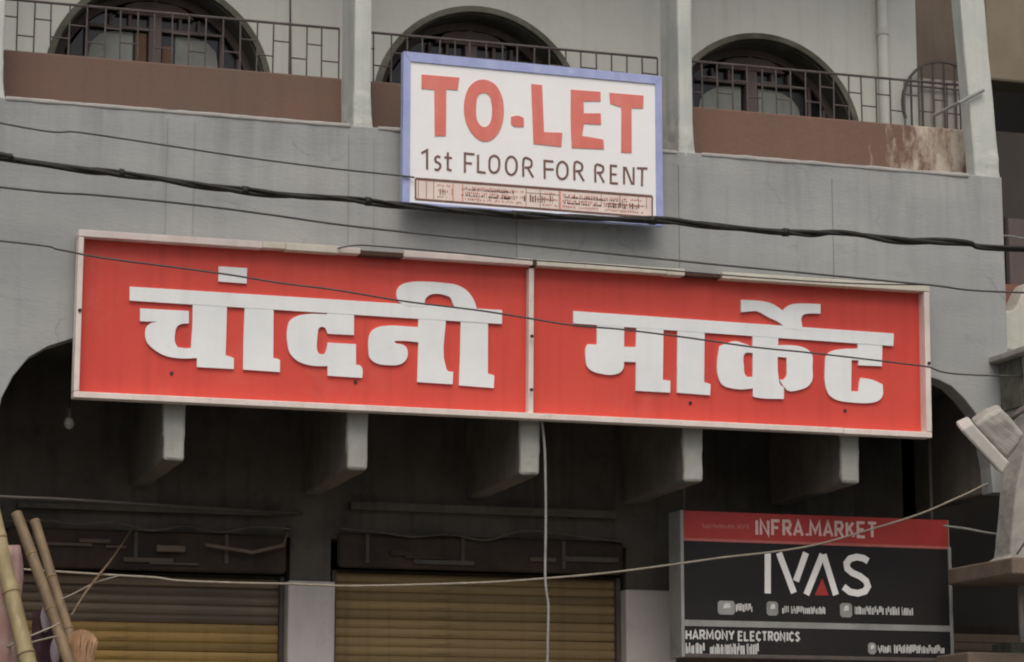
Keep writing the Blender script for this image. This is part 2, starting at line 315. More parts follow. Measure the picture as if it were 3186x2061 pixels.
class MB:
    def __init__(s):
        s.v = []; s.f = []
    def add(s, vs, fs):
        k = len(s.v)
        s.v += [tuple(v) for v in vs]
        s.f += [tuple(i + k for i in f) for f in fs]
        return s
    def box(s, x0, x1, y0, y1, z0, z1):
        return s.add([(x0, y0, z0), (x1, y0, z0), (x1, y1, z0), (x0, y1, z0), (x0, y0, z1), (x1, y0, z1), (x1, y1, z1), (x0, y1, z1)],
                     [(0, 3, 2, 1), (4, 5, 6, 7), (0, 1, 5, 4), (1, 2, 6, 5), (2, 3, 7, 6), (3, 0, 4, 7)])
    def fbox(s, fr, a0, a1, b0, b1, c0, c1):
        return s.add([fr.p(a, b, c) for c in (c0, c1) for (a, b) in ((a0, b0), (a1, b0), (a1, b1), (a0, b1))],
                     [(0, 3, 2, 1), (4, 5, 6, 7), (0, 1, 5, 4), (1, 2, 6, 5), (2, 3, 7, 6), (3, 0, 4, 7)])
    def prism(s, poly, fr, c0, c1):
        """extrude a polygon of (u, v) points from depth c0 to c1 along n (c1 is the front)"""
        ar = sum(poly[i][0] * poly[(i + 1) % len(poly)][1] - poly[(i + 1) % len(poly)][0] * poly[i][1] for i in range(len(poly)))
        if ar < 0: poly = poly[::-1]
        tri = tessellate_polygon([[Vector((a, b, 0)) for a, b in poly]])
        k = len(s.v); n = len(poly)
        s.v += [tuple(fr.p(a, b, c1)) for a, b in poly] + [tuple(fr.p(a, b, c0)) for a, b in poly]
        for ii in tri:
            (ax, ay), (bx, by), (cx, cy) = (poly[i] for i in ii)
            ar = (bx - ax) * (cy - ay) - (by - ay) * (cx - ax)
            if abs(ar) < 1e-12: continue
            if ar < 0: ii = ii[::-1]
            s.f.append(tuple(k + i for i in ii))
            s.f.append(tuple(k + n + i for i in reversed(ii)))
        for i in range(n):
            j = (i + 1) % n
            s.f.append((k + i, k + n + i, k + n + j, k + j))
        return s
    def ring(s, outer, inner, fr, c0, c1, closed=True):
        n = len(outer); k = len(s.v)
        for a, b in outer: s.v.append(tuple(fr.p(a, b, c1)))
        for a, b in inner: s.v.append(tuple(fr.p(a, b, c1)))
        for a, b in outer: s.v.append(tuple(fr.p(a, b, c0)))
        for a, b in inner: s.v.append(tuple(fr.p(a, b, c0)))
        m = n if closed else n - 1
        for i in range(m):
            j = (i + 1) % n
            o0, o1, i0, i1 = k + i, k + j, k + n + i, k + n + j
            b = 2 * n
            s.f += [(o0, o1, i1, i0), (o0 + b, i0 + b, i1 + b, o1 + b), (o0, o0 + b, o1 + b, o1), (i0, i1, i1 + b, i0 + b)]
        if not closed:
            for e in (0, n - 1):
                s.f.append((k + e, k + n + e, k + 3 * n + e, k + 2 * n + e))
        return s
    def stroke(s, pts, w, fr, c0, c1, closed=False):
        """a flat mitred band along a polyline of (u, v)"""
        n = len(pts); A = []; B = []
        for i in range(n):
            p = Vector(pts[i])
            if closed: d0 = (p - Vector(pts[i - 1])); d1 = (Vector(pts[(i + 1) % n]) - p)
            else:
                d0 = (p - Vector(pts[i - 1])) if i > 0 else (Vector(pts[1]) - p)
                d1 = (Vector(pts[i + 1]) - p) if i < n - 1 else d0
            d0 = d0.normalized(); d1 = d1.normalized()
            t = (d0 + d1)
            t = t.normalized() if t.length > 1e-6 else d0
            nn = Vector((-t.y, t.x))
            k = max(0.5, abs(nn.dot(Vector((-d0.y, d0.x)))))
            h = w / 2 / k
            A.append((p.x + nn.x * h, p.y + nn.y * h)); B.append((p.x - nn.x * h, p.y - nn.y * h))
        return s.ring(A, B, fr, c0, c1, closed)
    def tube(s, pts, r, sides=8, r2=None, cap=True):
        pts = [Vector(p) for p in pts]; n = len(pts); k = len(s.v)
        up = Vector((0.13, 0.21, 0.97))
        for i, p in enumerate(pts):
            t = (pts[min(i + 1, n - 1)] - pts[max(i - 1, 0)]).normalized()
            a = t.cross(up)
            if a.length < 0.05: a = t.cross(Vector((1, 0, 0)))
            a.normalize(); b = t.cross(a)
            rr = r[i] if isinstance(r, (list, tuple)) else (r if r2 is None else r + (r2 - r) * i / (n - 1))
            for q in range(sides):
                th = 2 * math.pi * q / sides
                s.v.append(tuple(p + (a * math.cos(th) + b * math.sin(th)) * rr))
        for i in range(n - 1):
            for q in range(sides):
                q2 = (q + 1) % sides
                s.f.append((k + i * sides + q, k + i * sides + q2, k + (i + 1) * sides + q2, k + (i + 1) * sides + q))
        if cap:
            s.f.append(tuple(k + q for q in range(sides)))
            s.f.append(tuple(k + (n - 1) * sides + q for q in reversed(range(sides))))
        return s
    def build(s, name, m, parent=None, smooth=False, bevel=0.0, off=None):
        """link everything collected as ONE mesh object (vertices are world coordinates)"""
        o0 = WL[parent.name] if parent is not None else Vector((0, 0, 0))
        base = Vector(off) if off is not None else o0
        me = bpy.data.meshes.new(name)
        me.from_pydata([tuple(Vector(v) - base) for v in s.v], [], s.f)
        me.materials.append(M[m] if isinstance(m, str) else m)
        bm = bmesh.new(); bm.from_mesh(me)
        bmesh.ops.recalc_face_normals(bm, faces=bm.faces)
        bm.to_mesh(me); bm.free()
        if smooth:
            for p in me.polygons: p.use_smooth = True
        o = bpy.data.objects.new(name, me)
        COL.objects.link(o)
        if parent is not None: o.parent = parent
        o.location = base - o0
        WL[o.name] = base.copy()
        if bevel > 0:
            b = o.modifiers.new('bevel', 'BEVEL'); b.width = bevel; b.segments = 2; b.limit_method = 'ANGLE'; b.angle_limit = R(40)
        return o

_tex = bpy.data.textures.new('lumpy', 'CLOUDS'); _tex.noise_scale = 0.12; _tex.noise_depth = 3
def rough(o, amt, lev=3):
    """uneven hand-finished surface: subdivide and push by noise"""
    sb = o.modifiers.new('divide', 'SUBSURF'); sb.subdivision_type = 'SIMPLE'; sb.levels = lev; sb.render_levels = lev
    d = o.modifiers.new('uneven', 'DISPLACE'); d.texture = _tex; d.strength = amt; d.mid_level = 0.5; d.texture_coords = 'GLOBAL'
    return o

def clone(src, name, parent, wloc):
    """another piece that shares its mesh"""
    o = bpy.data.objects.new(name, src.data)
    COL.objects.link(o)
    o.parent = parent
    o.location = Vector(wloc) - WL[parent.name]
    WL[o.name] = Vector(wloc)
    return o

def arcpts(cx, cz, r, a0, a1, n):
    return [(cx + r * math.cos(R(a0 + (a1 - a0) * i / n)), cz + r * math.sin(R(a0 + (a1 - a0) * i / n))) for i in range(n + 1)]

def spline(pts, sub=8):
    """Catmull-Rom through 3-D points"""
    P = [Vector(p) for p in pts]; out = []
    for i in range(len(P) - 1):
        p0 = P[max(i - 1, 0)]; p1 = P[i]; p2 = P[i + 1]; p3 = P[min(i + 2, len(P) - 1)]
        for k in range(sub):
            t = k / sub
            out.append(0.5 * ((2 * p1) + (p2 - p0) * t + (2 * p0 - 5 * p1 + 4 * p2 - p3) * t * t + (3 * p1 - p0 - 3 * p2 + p3) * t ** 3))
    out.append(P[-1])
    return out

def rounded(pts, sharp=48.0, sub=5):
    """smooth a closed outline, keeping its sharp corners"""
    n = len(pts); P = [Vector(p) for p in pts]; T_ = []; K_ = []
    for i in range(n):
        d0 = (P[i] - P[i - 1]).normalized(); d1 = (P[(i + 1) % n] - P[i]).normalized()
        ang = math.degrees(math.acos(max(-1, min(1, d0.dot(d1)))))
        K_.append(ang > sharp); T_.append((d0 + d1).normalized() if ang < 170 else d1)
    out = []
    for i in range(n):
        j = (i + 1) % n; a, b = P[i], P[j]; L = (b - a).length; d = (b - a).normalized()
        out.append((a.x, a.y))
        if K_[i] and K_[j]: continue
        ta = d if K_[i] else T_[i]; tb = d if K_[j] else T_[j]
        for k in range(1, sub):
            t = k / sub; h1 = 2 * t ** 3 - 3 * t * t + 1; h2 = t ** 3 - 2 * t * t + t; h3 = -2 * t ** 3 + 3 * t * t; h4 = t ** 3 - t * t
            q = a * h1 + ta * (L * h2) + b * h3 + tb * (L * h4)
            out.append((q.x, q.y))
    return out

def wavy(poly, fr, c, amp, freq, thick, name, m, parent=None, seed=0):
    """a hanging cloth: poly = (left u, right u) pairs by v rows, folds along u"""
    rng = random.Random(seed); ph = [rng.uniform(0, 6.28) for _ in range(3)]
    nu = 40; V = []; F = []
    for (v, l, r) in poly:
        for i in range(nu + 1):
            u = l + (r - l) * i / nu
            w = amp * (math.sin(u * freq + ph[0]) + 0.5 * math.sin(u * freq * 2.3 + ph[1] + v * 2) + 0.3 * math.sin(v * 7 + ph[2]))
            V.append(fr.p(u, v, c + w))
    nr = len(poly)
    for j in range(nr - 1):
        for i in range(nu):
            a = j * (nu + 1) + i
            F.append((a, a + 1, a + nu + 2, a + nu + 1))
    mb = MB(); mb.add(V, F)
    o = mb.build(name, m, parent, smooth=True)
    md = o.modifiers.new('thickness', 'SOLIDIFY'); md.thickness = thick
    return o

# ------------------------------------------------------------------ the setting
def sheet(name, x0, x1, y0, y1, z, m):
    o = MB().add([(x0, y0, z), (x1, y0, z), (x1, y1, z), (x0, y1, z)], [(0, 1, 2, 3)]).build(name, m)
    return tag(o, kind='structure')
sheet('ground', -400, 400, -400, 400, 0.0, 'paving')
sheet('road', -400, 400, -14.0, -4.0, 0.004, 'asphalt')
tag(MB().box(-40, 40, -4.0, -3.85, 0.0, 0.13).build('kerb', 'slab', bevel=0.01), kind='structure')
tag(MB().box(-40, 40, -3.85, 1.04, 0.0, 0.12).build('pavement', 'paving'), kind='structure')

# ------------------------------------------------------------------ the building
B = empty('market_building', (0, 0, 0))
tag(B, 'grey market building with arched balcony windows above dark shuttered shops', 'building')

# fascia: the tall grey front of the balcony, its lower edge a flat arch with rounded corners
fas = [(-7.5, 5.645), (3.34, 5.655), (3.345, 3.55), (3.20, 3.55), (3.19, 3.72), (3.155, 3.92), (3.091, 4.068), (3.013, 4.159), (2.924, 4.235),
       (2.83, 4.273), (2.70, 4.30), (2.4, 4.32), (-2.4, 4.30), (-2.62, 4.275), (-2.746, 4.242), (-2.894, 4.186), (-3.003, 4.114),
       (-3.091, 3.997), (-3.151, 3.867), (-3.175, 3.74), (-3.18, 3.55), (-7.5, 3.55)]
MB().prism(fas, FW, -0.15, 0.0).build('fascia_wall', 'fascia', B, bevel=0.006)
BX = [-2.145, -1.035, 0.047, 1.119, 2.189]
for i, x in enumerate(BX):                # flat strips that carry each beam up the fascia
    MB().box(x - 0.082 + 0.006 * (i % 2), x + 0.078, -0.011, 0.02, 4.36, 5.60 - 0.012 * i).build('fascia_strip', 'fascia', B)
for x0, x1 in ((-3.19, -1.10), (-0.93, 1.04), (1.20, 3.10)):
    rough(MB().box(x0, x1, -0.008, 0.10, 5.634, 5.660).build('parapet_lip', 'lip', B, bevel=0.008), 0.014, 5)
MB().box(-7.5, 3.33, 0.12, 0.50, 5.50, 5.622).build('parapet_ledge', 'fascia', B)
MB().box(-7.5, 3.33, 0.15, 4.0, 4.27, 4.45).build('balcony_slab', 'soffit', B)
for i, x in enumerate(BX):                # the beams that carry the balcony
    w = 0.062; wt = 0.078
    z0 = 3.54 + (0.03 if i == 4 else 0.0) - (0.01 if i == 1 else 0)
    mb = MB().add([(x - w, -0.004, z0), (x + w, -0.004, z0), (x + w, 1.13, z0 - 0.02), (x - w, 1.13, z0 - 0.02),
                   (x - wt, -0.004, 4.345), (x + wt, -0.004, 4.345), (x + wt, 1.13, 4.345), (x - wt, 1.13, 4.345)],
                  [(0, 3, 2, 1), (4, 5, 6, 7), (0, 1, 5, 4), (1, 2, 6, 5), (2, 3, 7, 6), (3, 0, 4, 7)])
    bm_ = rough(mb.build('beam', 'beamshade', B, bevel=0.02), 0.014, 3)  # dark body against pale face puts the under-balcony shade into the colour
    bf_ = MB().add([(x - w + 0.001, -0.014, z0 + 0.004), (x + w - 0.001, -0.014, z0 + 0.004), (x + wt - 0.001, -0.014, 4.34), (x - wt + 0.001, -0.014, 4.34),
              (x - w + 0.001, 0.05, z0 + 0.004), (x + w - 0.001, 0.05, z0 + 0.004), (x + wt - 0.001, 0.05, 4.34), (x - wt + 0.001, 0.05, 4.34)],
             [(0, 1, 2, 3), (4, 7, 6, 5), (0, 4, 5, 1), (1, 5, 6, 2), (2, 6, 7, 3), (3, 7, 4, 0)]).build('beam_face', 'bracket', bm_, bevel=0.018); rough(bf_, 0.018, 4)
MB().box(3.203, 3.335, 0.152, 1.13, 3.555, 4.30).build('beam', 'beamshade', B, bevel=0.012)
MB().box(-3.34, -3.20, 0.152, 1.13, 3.555, 4.30).build('beam', 'beamshade', B, bevel=0.012)

# columns of the balcony
def column(x0, x1, lean=0.0, fk=1.0, dp=0.33):
    k = 0.012
    zs = [(5.60, 0.035), (5.66, 0.014), (5.74, 0.003), (5.9, 0.0), (8.3, 0.0)]
    V = []; F = []
    for z, fl in zs:
        dx = -lean * (z - 5.65)
        for (x, y) in ((x0 - fl * 0.3, 0.002), (x1 + fl * fk, 0.002), (x1 + fl * fk, dp), (x0 - fl * 0.3, dp)):
            V.append((x + dx, y, z))
    for j in range(len(zs) - 1):
        for q in range(4):
            F.append((j * 4 + q, j * 4 + (q + 1) % 4, j * 4 + 4 + (q + 1) % 4, j * 4 + 4 + q))
    n = len(zs) * 4
    F += [(0, 3, 2, 1), (n - 4, n - 3, n - 2, n - 1)]
    rough(MB().add(V, F).build('column', 'column', B, bevel=0.014), 0.016, 3)
column(-1.080, -0.972)
column(1.054, 1.152)
column(-3.36, -3.206)
column(3.150, 3.334, 0.063, 0.1, 0.13)
MB().box(-7.5, 3.45, -0.15, 4.0, 8.3, 8.55).build('upper_slab', 'slab', B)

# brown parapet panels
for x0, x1, m in ((-3.206, -1.085, 'brown'), (-0.972, 1.05, 'brown'), (1.152, 3.262, 'wornbrown')):
    MB().box(x0, x1, 0.30, 0.42, 5.60, 6.03 if m == 'brown' else 6.045).build('parapet_panel', m, B, bevel=0.01)

# iron railing on each parapet: top rail, upright bars, staggered cross bars
def railing(x0, x1, seed, zt=6.365, zb=6.03):
    rng = random.Random(seed)
    r = MB().tube([(x0, 0.36, zt - 0.003), ((x0 + x1) / 2, 0.36, zt), (x1, 0.36, zt + 0.002)], 0.0085, 6).build('railing', 'iron', B)
    n = int(round((x1 - x0) / 0.1065)); st = (x1 - x0) / n
    for i in range(n + 1):
        x = x0 + i * st + rng.uniform(-0.006, 0.006) if 0 < i < n else x0 + i * st
        MB().tube([(x, 0.36, zb - 0.02), (x + rng.uniform(-0.004, 0.004), 0.36, zt)], 0.0055, 6).build('bar', 'iron', r)
        if i < n:
            z = zb + (0.11 if i % 2 else 0.215) + rng.uniform(-0.012, 0.012)
            MB().tube([(x + 0.002, 0.36, z + 0.002), (x0 + (i + 1) * st, 0.36, z)], 0.0048, 6).build('cross_bar', 'iron', r)
railing(-3.20, -1.09, 1)
railing(-0.965, 1.045, 2)
railing(1.16, 3.24, 3, 6.37, 6.045)

# back wall with three arched openings
AC = [-2.09, 0.06, 2.11]; AR = 0.705; AZ = 6.10; YB = 1.10; YI = 1.34
wall = MB()
segs = [(-7.5, AC[0] - AR)] + [(AC[i] + AR, AC[i + 1] - AR) for i in range(2)] + [(AC[2] + AR, 3.30)]
for a, b in segs:
    wall.box(a, b, YB, YI, 4.45, 8.3)
for c in AC:
    N = 28
    pts = arcpts(c, AZ, AR, 180, 0, N)
    V = []; F = []
    for (x, z) in pts:
        V += [(x, YB, z), (x, YB, 8.3), (x, YI, z), (x, YI, 8.3)]
    for i in range(N):
        a = i * 4; b = a + 4
        F += [(a, b, b + 1, a + 1), (a + 2, a + 3, b + 3, b + 2), (a, a + 2, b + 2, b)]
    wall.add(V, F)
wall.build('back_wall', 'backwall', B)
for i, c in enumerate(AC):                # raised weathered moulding round each arch and its deep lining
    o = arcpts(c, AZ, AR + 0.032, 180, 0, 36); q = arcpts(c, AZ, AR - 0.012, 180, 0, 36)
    MB().ring([(c - AR - 0.032, 5.4)] + o + [(c + AR + 0.032, 5.4)], [(c - AR + 0.012, 5.4)] + q + [(c + AR - 0.012, 5.4)], FW, -YB - 0.01, -YB + 0.03, False).build('arch_moulding', 'arch', B, bevel=0.006)
    o = arcpts(c, AZ, AR - 0.003, 180, 0, 36); q = arcpts(c, AZ, AR - 0.02, 180, 0, 36)
    MB().ring([(c - AR + 0.003, 4.6)] + o + [(c + AR - 0.003, 4.6)], [(c - AR + 0.02, 4.6)] + q + [(c + AR - 0.02, 4.6)], FW, -YI, -YB - 0.012, False).build('arch_lining', 'arch', B)
MB().tube([(3.017, 1.055, 4.46), (3.017, 1.055, 8.29)], 0.037, 14).build('drain_pipe', 'backwall', B, smooth=True)
for z in (5.2, 6.9):
    MB().tube([(3.017, 1.055, z), (3.017, 1.055, z + 0.05)], 0.043, 14).build('pipe_collar', 'backwall', B)
MB().tube([(-1.243, 1.090, 6.891), (-1.241, 1.090, 6.738), (-1.229, 1.090, 6.238)], 0.006, 6).build('conduit', 'iron', B)
# the rooms behind
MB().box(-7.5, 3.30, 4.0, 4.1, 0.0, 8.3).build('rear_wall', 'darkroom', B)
MB().box(3.20, 3.298, YI, 4.0, 4.45, 8.3).build('side_wall', 'backwall', B)
MB().box(-7.58, -7.502, 0.16, 4.0, 0.0, 8.3).build('side_wall', 'darkroom', B)

MB().box(-3.78, -3.34, 0.155, 0.6, 0.0, 3.55).build('pier', 'fascia', B, bevel=0.01)
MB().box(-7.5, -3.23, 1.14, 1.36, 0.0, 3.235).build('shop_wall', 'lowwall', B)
MB().box(-5.34, -3.362, 0.30, 0.42, 5.60, 6.03).build('parapet_panel', 'brown', B, bevel=0.01)

# windows inside the arches
def window(c, kind):
    yf = -1.30                            # frame front (n of FW is -Y)
    r = AR - 0.022
    w = MB().ring([(c - r, 4.62)] + arcpts(c, AZ, r, 180, 0, 30) + [(c + r, 4.62)], [(c - r + 0.05, 4.62)] + arcpts(c, AZ, r - 0.05, 180, 0, 30) + [(c + r - 0.05, 4.62)], FW, yf - 0.05, yf, False).build('arched_window', 'wood', B)
    def member(x0, x1, z0, z1, d=0.0):
        MB().box(x0, x1, 1.295 - d, 1.345, z0, z1).build('frame_bar', 'wood', w, bevel=0.004)
    top = lambda x: AZ + math.sqrt(max(0.0, (r - 0.045) ** 2 - (x - c) ** 2))
    member(c - 0.042, c + 0.042, 4.62, 6.62, 0.012)
    member(c - 0.016, c + 0.016, 6.70, top(c + 0.016), 0.0)
    hw = math.sqrt((r - 0.03) ** 2 - (6.70 - AZ) ** 2)
    hp = [(c - hw, 6.622), (c + hw, 6.622), (c + hw - 0.06, 6.68), (c + hw * 0.5, 6.712), (c, 6.72), (c - hw * 0.5, 6.712), (c - hw + 0.06, 6.68)]
    MB().prism(hp, FW, -1.345, -1.282).build('header_board', 'wood', w, bevel=0.004)
    up = [(c + x, top(c + x) - 0.004) for x in [-0.26 + 0.04 * k for k in range(14)]] + [(c + 0.26, 6.70), (c - 0.26, 6.70)]
    MB().prism(up, FW, -1.333, -1.328).build('pane', 'glass', w)
    for s in (-1, 1):
        L_ = lambda u0, u1: (min(c + s * u0, c + s * u1), max(c + s * u0, c + s * u1))
        member(*L_(0.042, 0.43), 6.522, 6.545, 0.004)          # rail under the small lights
        for d in (0.165, 0.29):
            member(*L_(d - 0.011, d + 0.011), 6.545, 6.622, 0.002)
        MB().prism([(c + s * p, q) for p, q in ((0.042, 6.54), (0.43, 6.54), (0.43, 6.625), (0.042, 6.625))], FW, -1.343, -1.336).build('pane', 'glass', w)
        member(*L_(0.43, 0.455), 4.62, min(6.62, top(c + 0.455)), 0.003)
        member(*L_(0.545, 0.57), 4.62, top(c + 0.57))
        member(*L_(0.455, 0.545), 6.30, 6.32)
        MB().prism([(c + s * p, q) for p, q in ((0.042, 4.62), (0.43, 4.62), (0.43, 6.525), (0.042, 6.525))], FW, -1.343, -1.337).build('pane', 'glass', w)
        MB().prism([(c + s * p, q) for p, q in ((0.455, 4.62), (0.64, 4.62), (0.64, 6.25), (0.455, top(c + 0.47) - 0.005))], FW, -1.343, -1.337).build('pane', 'glass', w)
        # frosted lower pane with a bowed outline
        if kind == 'wide':
            edge_ = [(0.065, 6.515), (0.17, 6.51), (0.26, 6.49), (0.33, 6.45), (0.375, 6.39), (0.385, 6.32), (0.36, 6.25), (0.31, 6.18), (0.24, 6.12), (0.065, 6.10)]
        else:
            edge_ = [(0.14, 6.515), (0.26, 6.515), (0.35, 6.49), (0.41, 6.43), (0.425, 6.35), (0.425, 4.7), (0.14, 4.7)]
        MB().prism([(c + s * p, q) for p, q in edge_], FW, -1.3365, -1.328).build('frosted_pane', 'curtain', w, bevel=0.003)
        MB().prism([(c + s * p, q) for p, q in ((0.46, 5.2), (0.54, 5.2), (0.54, 6.29), (0.46, 6.29))], FW, -1.3365, -1.331).build('lower_panel', 'wood', w)
    if kind != 'wide':
        MB().box(c - 0.125, c - 0.052, 1.312, 1.336, 4.62, 6.51).build('door_edge', 'oak', w)
        MB().box(c + 0.052, c + 0.125, 1.315, 1.336, 4.62, 6.44).build('door_edge', 'oak', w)
    return w
window(AC[0], 'narrow'); window(AC[1], 'wide'); window(AC[2], 'wide')

# arched iron grille at the right-hand end of the balcony
g = MB().ring(arcpts(3.483, 6.42, 0.335, 200, -20, 26), arcpts(3.483, 6.42, 0.318, 200, -20, 26), FW, -1.06, -1.04, False).build('arched_grille', 'iron', B)
for i in range(7):
    x = 3.483 + (-0.26 + 0.087 * i)
    zt = 6.42 + math.sqrt(0.325 ** 2 - (x - 3.483) ** 2)
    MB().tube([(x, 1.05, 5.0), (x, 1.05, zt)], 0.008, 6).build('bar', 'iron', g)
for z in (6.21, 6.55):
    h = math.sqrt(max(0.01, 0.325 ** 2 - (z - 6.42) ** 2))
    MB().tube([(3.483 - h, 1.05, z), (3.483 + h, 1.05, z)], 0.007, 6).build('cross_bar', 'iron', g)
MB().box(3.303, 3.72, 1.075, 1.085, 5.0, 6.62).build('backing_sheet', 'ngrey', g)
MB().tube([(2.957, 0.200, 6.095), (3.034, -0.022, 6.133), (3.212, -0.026, 6.233)], 0.012, 8).build('brace_rod', 'palecord', B)

# ground floor: dark wall, pillars, shutters with hoods
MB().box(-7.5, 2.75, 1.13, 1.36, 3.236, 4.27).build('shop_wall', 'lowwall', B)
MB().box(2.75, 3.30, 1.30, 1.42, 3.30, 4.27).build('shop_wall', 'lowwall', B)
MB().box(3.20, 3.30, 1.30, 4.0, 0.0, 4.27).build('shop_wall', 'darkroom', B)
PX = [(-3.22, -2.98), (-1.197, -0.893), (1.068, 1.42), (2.50, 2.75)]
for a, b in PX:
    MB().box(a, b, 1.075, 1.40, 0.0, 2.958).build('pillar', 'pillar', B, bevel=0.012)
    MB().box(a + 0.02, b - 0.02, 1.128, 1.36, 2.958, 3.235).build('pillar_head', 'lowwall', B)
def shutter(x0, x1, ztop, split, hoodz, m_up, m_dn, seed):
    s = MB().box(x0, x1, 1.235, 1.26, 0.12, ztop).build('roller_shutter', 'hood', B)
    pitch = 0.058; n = int((ztop - 0.14) / pitch)
    prof = [(0, 0.0), (0.005, -0.004), (0.014, -0.009), (0.028, -0.012), (0.042, -0.010), (0.051, -0.005), (0.0565, 0.0)]
    srcs = {}; rs = random.Random(seed * 7)
    for i in range(n):
        z = ztop - 0.02 - (i + 1) * pitch
        m = m_up if z > split else m_dn
        loc = (x0, 1.228, z)
        if m not in srcs:
            mb = MB()
            L = x1 - x0
            V = []; F = []
            for (dz, dy) in prof:
                V += [(x0 + 0.004, 1.228 + dy, z + dz), (x0 + L - 0.004, 1.228 + dy, z + dz)]
            for k in range(len(prof) - 1):
                F.append((2 * k, 2 * k + 1, 2 * k + 3, 2 * k + 2))
            mb.add(V, F)
            srcs[m] = mb.build('slat', m, s, smooth=True, off=loc)
        else:
            so_ = clone(srcs[m], 'slat', s, loc)
            so_.rotation_euler = (rs.uniform(-0.12, 0.12), rs.uniform(-0.0016, 0.0016), 0)
            so_.location.y += rs.uniform(-0.003, 0.002)
    for x in (x0 + 0.012, x1 - 0.012):
        MB().box(x - 0.014, x + 0.014, 1.175, 1.234, 0.12, ztop - 0.01).build('guide_rail', 'strap', s)
    h = MB().box(x0 + 0.01, x1 - 0.01, 1.06, 1.129, ztop, hoodz).build('shutter_hood', 'hood', B, bevel=0.03)
    rng = random.Random(seed)
    k = 3
    for i in range(k):
        x = x0 + (i + 0.35) * (x1 - x0) / k + rng.uniform(-0.06, 0.06)
        MB().box(x - 0.012, x + 0.012, 1.048, 1.058, hoodz - 0.19, hoodz - 0.01).build('strap', 'strap', h)
    for i in range(5):                    # loose clutter stuffed along the hood
        x = x0 + 0.12 + rng.random() * (x1 - x0 - 0.5); wd = rng.uniform(0.12, 0.42)
        z = ztop + rng.uniform(0.03, 0.16)
        MB().box(x, x + wd, 1.040, 1.0585, z, z + rng.uniform(0.012, 0.035)).build('batten', rng.choice(('hood', 'lowwall', 'nbrown')), h)
    px_ = [(x0 + (x1 - x0) * k / 8, 1.035 - 0.012 * (k % 2), hoodz + 0.02 + rng.uniform(-0.05, 0.03)) for k in range(9)]
    MB().tube(spline(px_, 5), 0.009, 6).build('conduit', 'lowwall', h, smooth=True)
shutter(-2.975, -1.202, 2.995, 2.665, 3.24, 'slatgrey', 'slat', 3)
shutter(-0.888, 1.063, 3.05, 0.0, 3.27, 'slatbrown', 'slatbrown', 4)
shutter(1.425, 2.495, 3.03, 0.0, 3.25, 'slatgrey', 'slatgrey', 5)
MB().box(-2.9, -1.3, 1.06, 1.129, 3.36, 3.39).build('wall_shelf', 'lowwall', B)
MB().box(-2.05, -1.87, 1.0, 1.039, 3.11, 3.15).build('junction_box', 'nledge', B, bevel=0.008)
MB().tube([(-1.75, 1.0, 3.16), (-1.45, 0.99, 3.12), (-1.25, 1.0, 3.17), (-1.2, 1.1, 3.3)], 0.012, 8).build('conduit', 'nledge', B, smooth=True)
MB().box(-0.8, 1.0, 1.06, 1.129, 3.42, 3.47).build('wall_shelf', 'lowwall', B)

# ------------------------------------------------------------------ main red sign
SF = Frame((0, -0.13, 3.872), (1, 0, 0), (0, -0.02, 0.982))
SH = 0.985
S = empty('shop_sign', (0, -0.13, 3.872))
tag(S, 'long red sign with white Devanagari letters over the shop openings', 'sign')
X0, X1, XM = -2.757, 2.708, 0.022
DP = -0.082                                # the red face sits this far behind the frame front
MB().fbox(SF, X0 + 0.006, XM, 0.01, SH - 0.01, DP - 0.012, DP).build('panel', 'red', S)
MB().fbox(SF, XM + 0.0005, X1 - 0.006, 0.01, SH - 0.01, DP - 0.012, DP).build('panel', 'red', S)
# frame: the top bar in lengths, two of them bare and rusty
MB().fbox(SF, X0, X1 - 0.62, 0.0, 0.036, -0.098, 0.002).build('frame_bottom', 'frame', S, bevel=0.004)
MB().fbox(SF, X1 - 0.617, X1, -0.002, 0.034, -0.098, 0.003).build('frame_bottom', 'frame', S, bevel=0.004)
MB().fbox(SF, X0 - 0.001, X0 + 0.031, 0.038, SH - 0.043, -0.098, 0.0).build('frame_side', 'frame', S, bevel=0.004)
MB().fbox(SF, X1 - 0.036, X1 + 0.002, 0.0365, SH - 0.043, -0.098, 0.0).build('frame_side', 'frame', S, bevel=0.004)
MB().fbox(SF, XM - 0.018, XM + 0.014, 0.038, SH - 0.052, -0.081, -0.02).build('frame_post', 'frame', S, bevel=0.004)
edges = [(X0 - 0.002, -1.67, 'frame'), (-1.668, -1.53, 'frametop'), (-1.528, -1.20, 'frametop'), (-1.198, -1.215 + 0.145, 'frame'), (-1.068, -0.80, 'rust'),
         (-0.798, 0.02, 'frame'), (0.022, 0.045, 'rust'), (0.047, 0.90, 'frametop'), (0.902, 1.02, 'frametop'), (1.022, 1.27, 'rust'), (1.272, X1 + 0.004, 'frametop')]
for i, (a, b, m) in enumerate(edges):
    d = -0.012 if m == 'rust' and b - a > 0.1 else 0.0
    MB().fbox(SF, a, b, SH - 0.040 + (0.004 if i % 2 else 0), SH + d + 0.0015 * (i % 3), -0.100, 0.001 + d).build('frame_top', m, S, bevel=0.003)
